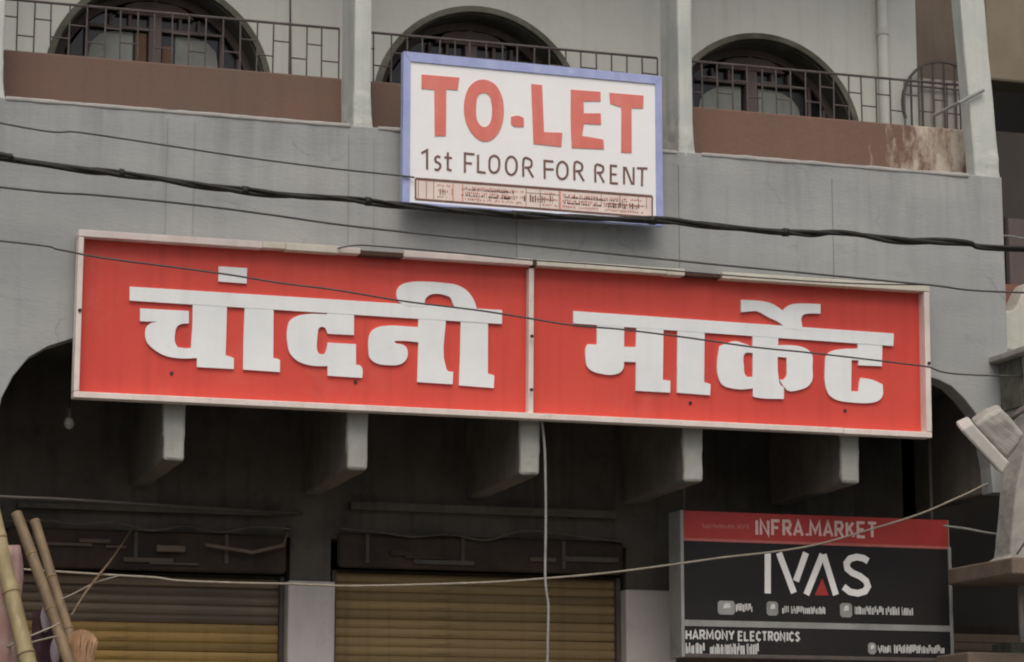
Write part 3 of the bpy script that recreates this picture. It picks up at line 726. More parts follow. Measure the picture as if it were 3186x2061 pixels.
# housing behind the frame and its red end plates
for a, b in ((X0 + 0.004, X0 + 0.010), (X1 - 0.010, X1 - 0.004)):
    top = SF.p(0, SH - 0.01, -0.099); bot = SF.p(0, 0.01, -0.099)
    V = [(x, y, z) for x in (a, b) for (y, z) in ((bot.y, bot.z), (-0.002, bot.z), (-0.002, top.z), (top.y, top.z))]
    MB().add(V, [(0, 1, 2, 3), (7, 6, 5, 4), (0, 4, 5, 1), (1, 5, 6, 2), (2, 6, 7, 3), (3, 7, 4, 0)]).build('end_plate', 'signside', S)
for x in (-2.2, -0.7, 0.9, 2.2):
    a = SF.p(x, SH - 0.2, -0.095); MB().box(x - 0.02, x + 0.02, a.y, -0.001, a.z - 0.02, a.z + 0.02).build('stay', 'rust', S)
    a = SF.p(x, 0.42, -0.095); MB().box(x - 0.02, x + 0.02, a.y, -0.001, a.z - 0.02, a.z + 0.02).build('stay', 'rust', S)
# letters, traced in the plane of the red face
LT = [
 ('headline', 0.0110, [[(-2.441, 0.677), (-0.154, 0.670), (-0.154, 0.584), (-2.439, 0.595)]]),
 ('letter', 0.0095, [[(-2.376, 0.552), (-2.088, 0.553), (-2.086, 0.479), (-2.135, 0.471), (-2.155, 0.456), (-2.165, 0.425), (-2.164, 0.359), (-2.148, 0.334), (-2.105, 0.330), (-2.069, 0.333), (-2.064, 0.480), (-2.067, 0.642), (-1.861, 0.645), (-1.861, 0.438), (-1.862, 0.301), (-1.835, 0.294), (-1.812, 0.286), (-1.811, 0.222), (-2.031, 0.223), (-2.032, 0.276), (-2.130, 0.269), (-2.219, 0.280), (-2.291, 0.316), (-2.332, 0.358), (-2.342, 0.402), (-2.335, 0.443), (-2.313, 0.466), (-2.269, 0.480), (-2.374, 0.476)]]),
 ('vowel_sign', 0.0095, [[(-1.753, 0.638), (-1.580, 0.639), (-1.575, 0.300), (-1.550, 0.297), (-1.534, 0.289), (-1.533, 0.218), (-1.755, 0.222), (-1.756, 0.408)]]),
 ('letter', 0.0095, [[(-1.253, 0.631), (-1.087, 0.627), (-1.084, 0.465), (-1.246, 0.464), (-1.260, 0.498), (-1.283, 0.504), (-1.304, 0.491), (-1.310, 0.432), (-1.308, 0.359), (-1.297, 0.340), (-1.276, 0.337), (-1.259, 0.344), (-1.251, 0.371), (-1.245, 0.410), (-1.071, 0.410), (-1.069, 0.286), (-1.043, 0.282), (-1.030, 0.265), (-1.029, 0.208), (-1.241, 0.211), (-1.242, 0.268), (-1.352, 0.268), (-1.426, 0.290), (-1.473, 0.333), (-1.491, 0.395), (-1.492, 0.485), (-1.477, 0.531), (-1.432, 0.561), (-1.368, 0.576), (-1.252, 0.581)]]),
 ('letter', 0.0095, [[(-0.682, 0.632), (-0.509, 0.632), (-0.506, 0.291), (-0.493, 0.276), (-0.462, 0.273), (-0.464, 0.197), (-0.686, 0.200), (-0.682, 0.443), (-0.811, 0.445), (-0.835, 0.439), (-0.821, 0.428), (-0.788, 0.425), (-0.759, 0.409), (-0.748, 0.375), (-0.758, 0.333), (-0.791, 0.304), (-0.865, 0.294), (-0.940, 0.301), (-0.983, 0.331), (-0.993, 0.385), (-0.985, 0.477), (-0.957, 0.510), (-0.906, 0.529), (-0.684, 0.535)]]),
 ('vowel_sign', 0.0080, [[(-0.416, 0.629), (-0.243, 0.629), (-0.241, 0.273), (-0.217, 0.269), (-0.200, 0.263), (-0.202, 0.187), (-0.423, 0.193), (-0.418, 0.388)]]),
 ('vowel_sign', 0.0125, [[(-0.777, 0.668), (-0.815, 0.693), (-0.823, 0.743), (-0.802, 0.782), (-0.750, 0.805), (-0.665, 0.816), (-0.532, 0.816), (-0.446, 0.808), (-0.389, 0.783), (-0.350, 0.744), (-0.326, 0.699), (-0.316, 0.660), (-0.450, 0.666), (-0.469, 0.695), (-0.484, 0.727), (-0.517, 0.741), (-0.570, 0.747), (-0.617, 0.735), (-0.643, 0.708), (-0.646, 0.662)]]),
 ('vowel_sign', 0.0100, [[(-1.916, 0.831), (-1.745, 0.831), (-1.746, 0.738), (-1.916, 0.741)]]),
 ('headline', 0.0110, [[(0.308, 0.691), (2.484, 0.670), (2.479, 0.589), (0.308, 0.614)]]),
 ('letter', 0.0095, [[(0.462, 0.632), (0.641, 0.632), (0.641, 0.485), (0.720, 0.488), (0.723, 0.628), (0.903, 0.628), (0.897, 0.292), (0.947, 0.288), (0.946, 0.214), (0.718, 0.215), (0.720, 0.394), (0.640, 0.392), (0.638, 0.359), (0.616, 0.325), (0.566, 0.307), (0.497, 0.309), (0.438, 0.321), (0.399, 0.351), (0.389, 0.402), (0.391, 0.468), (0.404, 0.489), (0.463, 0.489)]]),
 ('vowel_sign', 0.0095, [[(0.997, 0.619), (1.178, 0.620), (1.173, 0.291), (1.197, 0.285), (1.216, 0.279), (1.213, 0.210), (0.992, 0.216)]]),
 ('vowel_sign', 0.0125, [[(1.426, 0.827), (1.563, 0.827), (1.624, 0.818), (1.666, 0.801), (1.712, 0.773), (1.738, 0.800), (1.769, 0.817), (1.832, 0.827), (1.972, 0.831), (1.971, 0.770), (1.893, 0.766), (1.851, 0.754), (1.838, 0.734), (1.840, 0.700), (1.850, 0.657), (1.716, 0.659), (1.706, 0.683), (1.613, 0.726), (1.531, 0.761), (1.490, 0.757), (1.426, 0.748)]]),
 ('letter', 0.0095, [[(1.504, 0.628), (1.679, 0.623), (1.679, 0.335), (1.691, 0.298), (1.714, 0.285), (1.713, 0.210), (1.526, 0.211), (1.504, 0.217)], [(1.509, 0.530), (1.458, 0.546), (1.386, 0.561), (1.325, 0.545), (1.279, 0.523), (1.263, 0.419), (1.268, 0.334), (1.298, 0.280), (1.353, 0.262), (1.425, 0.258), (1.506, 0.268), (1.507, 0.341), (1.466, 0.338), (1.448, 0.357), (1.443, 0.400), (1.444, 0.476), (1.457, 0.490), (1.508, 0.492)], [(1.675, 0.551), (1.766, 0.556), (1.839, 0.550), (1.890, 0.529), (1.912, 0.501), (1.913, 0.424), (1.909, 0.337), (1.877, 0.297), (1.815, 0.272), (1.747, 0.264), (1.717, 0.289), (1.686, 0.331), (1.712, 0.334), (1.731, 0.352), (1.737, 0.405), (1.736, 0.475), (1.674, 0.477)]]),
 ('letter', 0.0085, [[(2.231, 0.610), (2.403, 0.605), (2.397, 0.454), (2.232, 0.452), (2.234, 0.484), (2.185, 0.484), (2.179, 0.283), (2.231, 0.283), (2.237, 0.334), (2.248, 0.371), (2.327, 0.363), (2.400, 0.337), (2.399, 0.265), (2.372, 0.232), (2.314, 0.214), (2.178, 0.211), (2.084, 0.221), (2.027, 0.252), (2.002, 0.313), (2.001, 0.438), (2.009, 0.496), (2.036, 0.527), (2.099, 0.547), (2.230, 0.559)]]),
]
for nm, h, polys in LT:
    mb = MB()
    for k, poly in enumerate(polys):
        mb.prism(rounded(poly), SF, DP + 0.0005, DP + h + 0.006 - 0.0012 * k)
    mb.build(nm, 'white', S)
for u, v in [(-2.178, 0.180), (-2.738, 0.509)] + [(-1.067, 0.183), (0.016, 0.507), (0.015, 0.177)] + [(1.085, 0.157), (2.140, 0.156), (2.695, 0.479)]:
    nrm = 0.006 if abs(u - XM) < 0.03 or u > 2.6 or u < -2.7 else DP + 0.004
    mb = MB(); mb.tube([SF.p(u, v, nrm - 0.006), SF.p(u, v, nrm + 0.002)], 0.011, 8); mb.build('bolt', 'bolt', S)

# ------------------------------------------------------------------ TO-LET board
TB = Frame((0, -0.15, 5.125))
T = empty('rental_board', (0, -0.15, 5.125))
tag(T, 'white board with red TO-LET lettering and pale blue border on the balcony front', 'board')
tx0, tx1, tz1 = -0.812, 0.878, 0.978
MB().fbox(TB, tx0 + 0.02, tx1 - 0.02, 0.02, tz1 - 0.02, -0.045, -0.004).build('panel', 'board', T)
def quad(fr, pts, c0, c1, nm, m, par, bevel=0.0):
    return MB().prism(pts, fr, c0, c1).build(nm, m, par, bevel=bevel)
quad(TB, [(tx0, 0.0), (tx0 + 0.046, 0.04), (tx0 + 0.046, tz1 - 0.06), (tx0, tz1)], -0.05, 0.004, 'border', 'boardedge', T)
quad(TB, [(tx1 - 0.044, 0.035), (tx1, 0.0), (tx1, tz1 - 0.012), (tx1 - 0.044, tz1 - 0.066)], -0.05, 0.004, 'border', 'boardedge', T)
quad(TB, [(tx0 + 0.002, tz1), (tx0 + 0.048, tz1 - 0.06), (tx1 - 0.046, tz1 - 0.066), (tx1 - 0.002, tz1 - 0.012)], -0.05, 0.0045, 'border', 'boardedge', T)
quad(TB, [(tx0 + 0.002, 0.0), (tx1 - 0.002, 0.0), (tx1 - 0.046, 0.03), (tx0 + 0.048, 0.036)], -0.05, 0.0045, 'border', 'boardedge', T)
TL = [ [[(-0.695, 0.842), (-0.453, 0.844), (-0.464, 0.764), (-0.537, 0.762), (-0.538, 0.468), (-0.609, 0.460), (-0.613, 0.753), (-0.695, 0.753)]],
       [[(-0.120, 0.622), (-0.076, 0.633), (-0.037, 0.622), (-0.037, 0.565), (-0.098, 0.560), (-0.120, 0.577)]],
       [[(0.012, 0.843), (0.083, 0.842), (0.095, 0.542), (0.215, 0.547), (0.208, 0.457), (0.026, 0.462)]],
       [[(0.272, 0.829), (0.468, 0.831), (0.469, 0.770), (0.356, 0.761), (0.357, 0.683), (0.469, 0.693), (0.471, 0.620), (0.357, 0.616), (0.345, 0.538), (0.485, 0.525), (0.490, 0.464), (0.277, 0.455), (0.271, 0.585)]],
       [[(0.527, 0.830), (0.756, 0.831), (0.753, 0.748), (0.674, 0.743), (0.673, 0.454), (0.603, 0.452), (0.607, 0.743), (0.532, 0.761)]] ]
for poly in TL:
    MB().prism(rounded(poly[0], 40), TB, -0.0035, 0.0).build('letter', 'coral', T)
OO = [(-0.423, 0.634), (-0.416, 0.720), (-0.387, 0.794), (-0.339, 0.834), (-0.286, 0.844), (-0.227, 0.822), (-0.183, 0.759), (-0.166, 0.664), (-0.178, 0.568), (-0.212, 0.498), (-0.261, 0.458), (-0.309, 0.454), (-0.362, 0.486), (-0.404, 0.550)]
OI = [(-0.346, 0.645), (-0.343, 0.697), (-0.334, 0.736), (-0.315, 0.755), (-0.285, 0.760), (-0.261, 0.747), (-0.247, 0.705), (-0.242, 0.653), (-0.247, 0.600), (-0.263, 0.561), (-0.285, 0.544), (-0.309, 0.546), (-0.332, 0.570), (-0.343, 0.602)]
MB().ring(rounded(OO, 80), rounded(OI, 80), TB, -0.0035, 0.0).build('letter', 'coral', T)
def ell(cx_, cz_, rx, rz, n=18):
    return [(cx_ + rx * math.cos(2 * math.pi * i / n), cz_ + rz * math.sin(2 * math.pi * i / n)) for i in range(n)]
ST = [ [[(-0.692, 0.347), (-0.657, 0.369), (-0.656, 0.248)]],
       [[(-0.574, 0.328), (-0.589, 0.336), (-0.604, 0.324), (-0.601, 0.302), (-0.577, 0.290), (-0.573, 0.267), (-0.591, 0.249), (-0.608, 0.255)]],
       [[(-0.525, 0.365), (-0.525, 0.258), (-0.501, 0.253)], [(-0.547, 0.332), (-0.499, 0.331)]],
       [[(-0.416, 0.247), (-0.416, 0.367), (-0.355, 0.366)], [(-0.409, 0.307), (-0.371, 0.306)]],
       [[(-0.332, 0.365), (-0.332, 0.258), (-0.283, 0.255)]],
       [[(-0.259, 0.311), (-0.251, 0.353), (-0.227, 0.367), (-0.202, 0.354), (-0.195, 0.313), (-0.204, 0.276), (-0.228, 0.260), (-0.251, 0.270), (-0.259, 0.311)]],
       [[(-0.152, 0.311), (-0.142, 0.353), (-0.118, 0.370), (-0.092, 0.355), (-0.082, 0.312), (-0.093, 0.272), (-0.118, 0.255), (-0.143, 0.268), (-0.152, 0.311)]],
       [[(-0.040, 0.249), (-0.037, 0.361), (0.004, 0.361), (0.015, 0.340), (0.006, 0.313), (-0.031, 0.307)], [(-0.010, 0.303), (0.025, 0.248)]],
       [[(0.099, 0.246), (0.098, 0.360), (0.156, 0.359)], [(0.106, 0.307), (0.158, 0.309)]],
       [[(0.180, 0.304), (0.190, 0.346), (0.214, 0.362), (0.241, 0.346), (0.249, 0.307), (0.239, 0.268), (0.214, 0.253), (0.189, 0.264), (0.180, 0.304)]],
       [[(0.294, 0.251), (0.296, 0.362), (0.336, 0.361), (0.346, 0.340), (0.336, 0.315), (0.302, 0.310)], [(0.322, 0.305), (0.355, 0.250)]],
       [[(0.432, 0.249), (0.433, 0.355), (0.476, 0.355), (0.484, 0.336), (0.474, 0.314), (0.440, 0.310)], [(0.458, 0.305), (0.488, 0.250)]],
       [[(0.576, 0.362), (0.534, 0.362), (0.533, 0.251), (0.581, 0.251)], [(0.541, 0.307), (0.572, 0.308)]],
       [[(0.621, 0.250), (0.622, 0.362)], [(0.632, 0.360), (0.675, 0.252)], [(0.685, 0.251), (0.686, 0.363)]],
       [[(0.708, 0.359), (0.778, 0.362)], [(0.743, 0.351), (0.740, 0.246)]] ]
for lt in ST:
    mb = MB()
    for k, pl in enumerate(lt):
        if len(pl) > 7 and pl[0] == pl[-1]:
            mb.stroke(rounded(pl[:-1], 80), 0.0135, TB, -0.0035, -0.0010 - 0.0006 * k, closed=True)
        elif len(pl) > 5:
            mb.stroke([(p.x, p.y) for p in (Vector(q) for q in spline([(a, b, 0) for a, b in pl], 3))], 0.0135, TB, -0.0035, -0.0010 - 0.0006 * k)
        else:
            mb.stroke(pl, 0.0135, TB, -0.0035, -0.0010 - 0.0006 * k)
    mb.build('letter', 'ink', T)
# printed contact strip along the foot
sp = [(-0.729, 0.185), (0.808, 0.185), (0.806, 0.050), (-0.728, 0.058)]
MB().prism(sp, TB, -0.0038, -0.0030).build('contact_strip', 'strip', T)
def edge(p, q, w, nm, m, par, fr, c):
    MB().stroke([p, q], w, fr, c - 0.001, c).build(nm, m, par)
edge(sp[0], sp[1], 0.016, 'strip_line', 'ink', T, TB, -0.0012)
edge(sp[3], sp[2], 0.012, 'strip_line', 'ink', T, TB, -0.0012)
edge(sp[0], sp[3], 0.010, 'strip_line', 'ink', T, TB, -0.0006)
edge(sp[1], sp[2], 0.010, 'strip_line', 'ink', T, TB, -0.0006)
def scribble(fr, p0, p1, h, rng, c, dens=1.0, wmin=0.004, wmax=0.016, gap=0.006):
    """illegible small print: a row of uneven marks between two points"""
    mb = MB(); P0 = Vector(p0); P1 = Vector(p1); L = (P1 - P0).length; t = 0.0; d = (P1 - P0).normalized(); nn = Vector((-d.y, d.x))
    while t < L - wmax:
        w = rng.uniform(wmin, wmax); hh = h * rng.uniform(0.6, 1.0); lo = rng.choice((0, 0, h - hh))
        a = P0 + d * t + nn * lo
        if rng.random() < dens:
            mb.prism([(a.x, a.y), (a.x + d.x * w, a.y + d.y * w), (a.x + d.x * w + nn.x * hh, a.y + d.y * w + nn.y * hh), (a.x + nn.x * hh, a.y + nn.y * hh)], fr, c - 0.0006, c)
        t += w + rng.uniform(gap * 0.5, gap * 1.4)
    return mb
rng = random.Random(11)
for (a, b, h) in ((0.10, 0.16, 0.045), (0.19, 0.42, 0.012), (0.22, 0.40, 0.012), (0.33, 0.42, 0.02), (0.45, 0.58, 0.05), (0.62, 0.78, 0.012), (0.64, 0.9, 0.012), (0.80, 0.95, 0.04)):
    for row in ((0.32, 0.62) if h < 0.03 else (0.30,)):
        lerp = lambda t, k: ((sp[0][0] * (1 - t) + sp[1][0] * t), (sp[3][1] * (1 - t) + sp[2][1] * t) * (1 - k) + (sp[0][1] * (1 - t) + sp[1][1] * t) * k)
        mb = scribble(TB, lerp(a, row), lerp(b, row), h, rng, -0.0018, 0.8, 0.003, 0.012, 0.008)
        if mb.f: tag(mb.build('small_print', 'ink', T), kind='stuff')
for k_, (row, hh_) in enumerate(((0.14, 0.016), (0.42, 0.018), (0.70, 0.014))):
    for (a, b) in ((0.09, 0.15), (0.205, 0.45), (0.53, 0.595), (0.615, 0.77), (0.79, 0.965)):
        mb = scribble(TB, lerp(a, row), lerp(b, row), hh_, rng, -0.0024, 0.85, 0.003, 0.010, 0.005)
        if mb.f: tag(mb.build('small_print', 'redink', T), kind='stuff')
for t in (0.012, 0.045, 0.075, 0.46, 0.52, 0.60, 0.78, 0.86, 0.94, 0.975):
    edge(lerp(t, 0.08 + 0.3 * (t > 0.7)), lerp(t, 0.92), 0.0035, 'strip_line', 'ink', T, TB, -0.0016)
for (a, b, k) in ((0.46, 0.60, 0.72), (0.62, 0.80, 0.62), (0.80, 0.97, 0.5), (0.50, 0.58, 0.45)):
    edge(lerp(a, k), lerp(b, k), 0.0035, 'strip_line', 'ink', T, TB, -0.0020)
for t in (0.155, 0.195, 0.605):
    a = lerp(t, 0.05); b = lerp(t, 0.9)
    edge(a, b, 0.006, 'strip_line', 'coral', T, TB, -0.0014)
for x in (-0.5, 0.55):                     # stays that hold the board to the balcony front
    MB().box(x - 0.02, x + 0.02, -0.099, -0.0005, 5.25, 5.29).build('stay', 'rust', T)

# ------------------------------------------------------------------ black showroom sign under the balcony
IV = Frame((1.21, 0.45, 2.49))
I = empty('showroom_sign', (1.21, 0.45, 2.49))
tag(I, 'black box sign with crimson header and white capital letters under the balcony', 'sign')
iw, ih = 1.905, 0.93
MB().fbox(IV, 0.004, iw - 0.004, 0.004, ih - 0.004, -0.20, -0.006).build('box', 'greyframe', I)
MB().fbox(IV, 0.02, iw - 0.02, 0.0205, 0.192, -0.0058, -0.0025).build('panel', 'black', I)
MB().fbox(IV, 0.02, iw - 0.02, 0.232, 0.735, -0.0058, -0.0025).build('panel', 'black', I)
MB().fbox(IV, 0.018, iw - 0.012, 0.752, 0.926, -0.0058, -0.0015).build('header', 'header', I)
MB().fbox(IV, 0.016, iw - 0.012, 0.734, 0.7515, -0.0058, 0.0).build('header_trim', 'fade', I)
MB().fbox(IV, 0.018, iw - 0.018, 0.1925, 0.2315, -0.0058, 0.002).build('divider', 'greyframe', I)
MB().fbox(IV, -0.004, 0.019, -0.004, ih, -0.205, 0.004).build('frame_side', 'greyframe', I, bevel=0.004)
MB().fbox(IV, iw - 0.019, iw + 0.004, -0.004, 0.748, -0.205, 0.004).build('frame_side', 'greyframe', I, bevel=0.004)
MB().fbox(IV, 0.0195, iw - 0.0195, -0.006, 0.0200, -0.205, 0.004).build('frame_bottom', 'strap', I, bevel=0.004)
for x in (0.07, iw - 0.07):
    p = IV.p(x, ih, -0.12)
    MB().tube([(p.x, p.y, p.z - 0.01), (p.x, p.y, 4.272)], 0.012, 8).build('hanger_rod', 'strap', I)
LW = 0.042
for strokes in ([[(0.599, 0.670), (0.594, 0.412)]], [[(0.677, 0.675), (0.777, 0.420)], [(0.868, 0.681), (0.793, 0.496)]], [[(0.864, 0.411), (0.984, 0.674)], [(0.991, 0.674), (1.073, 0.414)]],
                [[(1.307, 0.639), (1.275, 0.657), (1.227, 0.664), (1.178, 0.651), (1.153, 0.621), (1.158, 0.586), (1.192, 0.560), (1.247, 0.539), (1.289, 0.509), (1.301, 0.475), (1.280, 0.443), (1.229, 0.428), (1.173, 0.436), (1.128, 0.468)]]):
    mb = MB()
    for k, pl in enumerate(strokes):
        mb.stroke(pl, LW * (1.0 if len(pl) < 5 else 1.02), IV, -0.0024, 0.0005 - 0.0008 * k)
    mb.build('letter', 'logo', I)
MB().prism([(0.978, 0.518), (1.021, 0.409), (0.922, 0.407)], IV, -0.0024, 0.0012).build('emblem_triangle', 'header', I)
FONT = {'I': [[(0.5, 0), (0.5, 1)]], 'N': [[(0.06, 0), (0.06, 1), (0.94, 0), (0.94, 1)]], 'F': [[(0.1, 0), (0.1, 1), (0.95, 1)], [(0.2, 0.52), (0.8, 0.52)]],
        'R': [[(0.1, 0), (0.1, 1), (0.75, 1), (0.92, 0.76), (0.75, 0.5), (0.2, 0.5)], [(0.52, 0.42), (0.95, 0)]], 'A': [[(0, 0), (0.5, 1), (1, 0)], [(0.27, 0.3), (0.73, 0.3)]],
        '.': [[(0.5, 0), (0.5, 0.16)]], 'M': [[(0.02, 0), (0.08, 1), (0.5, 0.25), (0.92, 1), (0.98, 0)]], 'K': [[(0.1, 0), (0.1, 1)], [(0.9, 1), (0.2, 0.48)], [(0.42, 0.6), (0.95, 0)]],
        'E': [[(0.92, 1), (0.1, 1), (0.1, 0), (0.92, 0)], [(0.2, 0.52), (0.8, 0.52)]], 'T': [[(0, 1), (1, 1)], [(0.5, 0.92), (0.5, 0)]],
        'H': [[(0.08, 0), (0.08, 1)], [(0.92, 0), (0.92, 1)], [(0.16, 0.5), (0.84, 0.5)]], 'O': [[(0.5, 1), (0.12, 0.8), (0.05, 0.5), (0.12, 0.2), (0.5, 0), (0.88, 0.2), (0.95, 0.5), (0.88, 0.8), (0.5, 1)]],
        'Y': [[(0.02, 1), (0.5, 0.45), (0.98, 1)], [(0.5, 0.42), (0.5, 0)]], 'L': [[(0.1, 1), (0.1, 0), (0.92, 0)]], 'C': [[(0.92, 0.82), (0.55, 1), (0.12, 0.75), (0.12, 0.25), (0.55, 0), (0.92, 0.18)]],
        'S': [[(0.9, 0.86), (0.5, 1), (0.12, 0.78), (0.5, 0.52), (0.88, 0.25), (0.5, 0), (0.1, 0.14)]]}
def write(text, p, q, hgt, wid, nm, m):
    (x0, z0), (x1, z1) = p, q
    tot = sum(adv.get(ch, 1.0) for ch in text); px = 0.0
    for ch in text:
        a = adv.get(ch, 1.0); cw = (x1 - x0) / tot
        x = x0 + px * cw; wd = a * cw * 0.74; z = z0 + (z1 - z0) * px / tot
        mb = MB()
        for k, st in enumerate(FONT[ch]):
            mb.stroke([(x + q_[0] * wd, z + q_[1] * hgt) for q_ in st], wid, IV, -0.0022, -0.0004 - 0.0005 * k)
        mb.build(nm, m, I)
        px += a
adv = {'I': 0.5, '.': 0.42, 'M': 1.25}
(hx0, hz0), (hx1, hz1) = [(0.511, 0.788), (1.391, 0.798)]
hh = 0.092
adv = {'I': 0.5, '.': 0.42, 'M': 1.25}
word = 'INFRA.MARKET'
tot = sum(adv.get(ch, 1.0) for ch in word); px = 0.0
for ch in word:
    a = adv.get(ch, 1.0); cw = (hx1 - hx0) / tot
    x = hx0 + px * cw; wd = a * cw * 0.74; z = hz0 + (hz1 - hz0) * px / tot
    mb = MB()
    for k, st in enumerate(FONT[ch]):
        mb.stroke([(x + q[0] * wd, z + q[1] * hh) for q in st], 0.0185, IV, -0.0014, 0.0008 - 0.0006 * k)
    mb.build('header_letter', 'pinkish', I)
    px += a
rng = random.Random(5)
def textline(p, q, h, m, dens=0.96, c=-0.0008, wmin=0.004, wmax=0.011, gap=0.0045):
    mb = scribble(IV, p, q, h, rng, c, dens, wmin, wmax, gap)
    tag(mb.build('small_print', m, I), kind='stuff')
for pq, h, m in (([(0.151, 0.817), (0.479, 0.824)], 0.030, 'fade'),
                 ([(0.371, 0.291), (0.492, 0.291)], 0.052, 'silver'), ([(0.694, 0.286), (1.004, 0.289)], 0.048, 'silver'), ([(1.204, 0.293), (1.626, 0.294)], 0.054, 'silver'),
                                  ([(0.010, 0.014), (0.168, 0.016)], 0.072, 'silver'), ([(0.191, 0.017), (0.530, 0.023)], 0.070, 'silver'),
                 ([(1.363, 0.046), (1.462, 0.048)], 0.048, 'silver'), ([(1.478, 0.046), (1.851, 0.051)], 0.055, 'silver')):
    textline(pq[0], pq[1], h, m)
for text, pq in (('HARMONY', [(0.028, 0.110), (0.369, 0.114)]), ('ELECTRONICS', [(0.385, 0.109), (0.823, 0.113)])):
    write(text, pq[0], pq[1], 0.054, 0.0115, 'small_letter', 'silver')
for (p, q) in ([(0.248, 0.358), (0.365, 0.270)], [(0.585, 0.361), (0.665, 0.271)], [(1.100, 0.363), (1.185, 0.271)], [(1.292, 0.111), (1.349, 0.037)]):
    (x0, z1), (x1, z0) = p, q
    k = 0.014
    mb = MB().prism([(x0 + k, z0), (x1 - k, z0), (x1, z0 + k), (x1, z1 - k), (x1 - k, z1), (x0 + k, z1), (x0, z1 - k), (x0, z0 + k)], IV, -0.0024, -0.0008)
    ic = mb.build('icon', 'greyframe', I)
    MB().prism([(x0 + (x1 - x0) * a, z0 + (z1 - z0) * b) for a, b in ((0.3, 0.45), (0.75, 0.5), (0.7, 0.85), (0.4, 0.8))], IV, -0.0007, 0.0).build('icon_mark', 'silver', ic)

# ------------------------------------------------------------------ cables and cords
def cable(name, label, pts, r, m, group=None, sub=8, sides=8, cat='cable'):
    c = spline(pts, sub)
    o = MB().tube(c, r, sides).build(name, m, None, smooth=True)
    return tag(o, label, cat, group)
# the thick bundle: three strands twisted round each other
bp = spline([(-9.0, -0.32, 5.42), (-5.5, -0.33, 5.33), (-3.357, -0.340, 5.219), (-3.247, -0.340, 5.201), (-2.788, -0.340, 5.169), (-2.472, -0.340, 5.159), (-2.094, -0.340, 5.129), (-1.652, -0.340, 5.107), (-1.263, -0.340, 5.108), (-0.867, -0.340, 5.091),
             (-0.466, -0.340, 5.083), (-0.058, -0.340, 5.084), (0.356, -0.340, 5.097), (0.853, -0.340, 5.111), (1.312, -0.340, 5.097), (1.748, -0.340, 5.096), (2.013, -0.340, 5.118), (2.383, -0.340, 5.095), (2.869, -0.340, 5.108), (3.297, -0.340, 5.096), (6.0, -0.34, 5.27), (9.5, -0.34, 5.42)], 14)
cb = empty('cable_bundle', (0, -0.34, 5.3))
tag(cb, 'thick black twisted cable bundle sagging across the balcony front', 'cable', 'overhead cables')
rng = random.Random(21)
for k in range(3):
    P3 = []; rr = []
    for i, p in enumerate(bp):
        th = i * 0.16 + k * 2.094
        w = 0.010 + 0.005 * math.sin(i * 0.21 + k)
        P3.append((p.x, p.y + math.cos(th) * w, p.z + math.sin(th) * w))
        rr.append(0.0125 + 0.003 * math.sin(i * 0.13 + k * 1.7))
    MB().tube(P3, rr, 7).build('strand', 'cable', cb, smooth=True)
for i in (40, 66, 92, 118, 150, 178, 205):
    p = bp[i]; q = bp[i + 1]
    MB().tube([p, p + (q - p) * 1.2], 0.027, 10).build('tape_wrap', 'cable', cb, smooth=True)
cable('overhead_wire', 'thin dark wire running from the left edge to the white board', [(-9, -0.16, 6.0), (-5.5, -0.16, 5.78), (-3.234, -0.160, 5.453), (-2.768, -0.160, 5.433), (-2.294, -0.160, 5.398), (-1.811, -0.160, 5.361), (-1.320, -0.160, 5.334), (-1.020, -0.160, 5.324), (-0.796, -0.165, 5.316), (-0.741, -0.170, 5.311)], 0.0055, 'wire', 'overhead cables', 8, 6)
cable('overhead_wire', 'thin dark wire just above the red sign, below the thick bundle', [(-9, -0.30, 5.30), (-5.5, -0.30, 5.15), (-3.237, -0.300, 5.039), (-2.685, -0.300, 5.032), (-2.121, -0.300, 5.015), (-1.641, -0.300, 4.986), (-1.152, -0.300, 4.952), (-0.172, -0.300, 4.915), (1.002, -0.300, 4.873), (1.723, -0.300, 4.853), (2.607, -0.300, 4.829), (3.309, -0.300, 4.819), (6.0, -0.30, 4.95), (9.5, -0.3, 5.05)], 0.0065, 'wire', 'overhead cables', 8, 6)
cable('overhead_wire', 'thin dark wire crossing in front of the white letters of the red sign', [(-9, -0.30, 4.9), (-5.5, -0.30, 4.80), (-3.226, -0.300, 4.726), (-2.884, -0.300, 4.696), (-2.625, -0.300, 4.664), (-1.965, -0.300, 4.618), (-1.596, -0.300, 4.582), (-1.246, -0.300, 4.559), (-0.850, -0.300, 4.518), (-0.391, -0.300, 4.490), (-0.087, -0.300, 4.462), (0.219, -0.300, 4.432), (0.550, -0.300, 4.423), (0.996, -0.300, 4.394), (1.405, -0.300, 4.361), (1.795, -0.300, 4.345), (2.269, -0.300, 4.319), (2.582, -0.300, 4.300), (3.124, -0.300, 4.266), (6.0, -0.30, 4.42), (9.5, -0.3, 4.5)], 0.0055, 'wire', 'overhead cables', 8, 6)
cable('overhead_wire', 'thin wire lying along the top edge of the red sign', [(-1.214, -0.160, 4.843), (-1.103, -0.190, 4.862), (-0.968, -0.205, 4.862), (-0.526, -0.205, 4.854), (-0.055, -0.205, 4.840), (0.403, -0.205, 4.839), (0.903, -0.205, 4.832), (1.364, -0.205, 4.824), (1.868, -0.205, 4.822), (2.221, -0.260, 4.817), (2.612, -0.290, 4.829)], 0.0045, 'wire', 'overhead cables', 8, 6)
cable('overhead_wire', 'short pale wire crossing the dark gap right of the balcony', [(3.352, 0.100, 5.283), (3.570, 0.300, 5.332), (3.802, 0.500, 5.376), (4.4, 0.8, 5.5), (6, 0.8, 5.7)], 0.006, 'palecord', None, 6, 6)
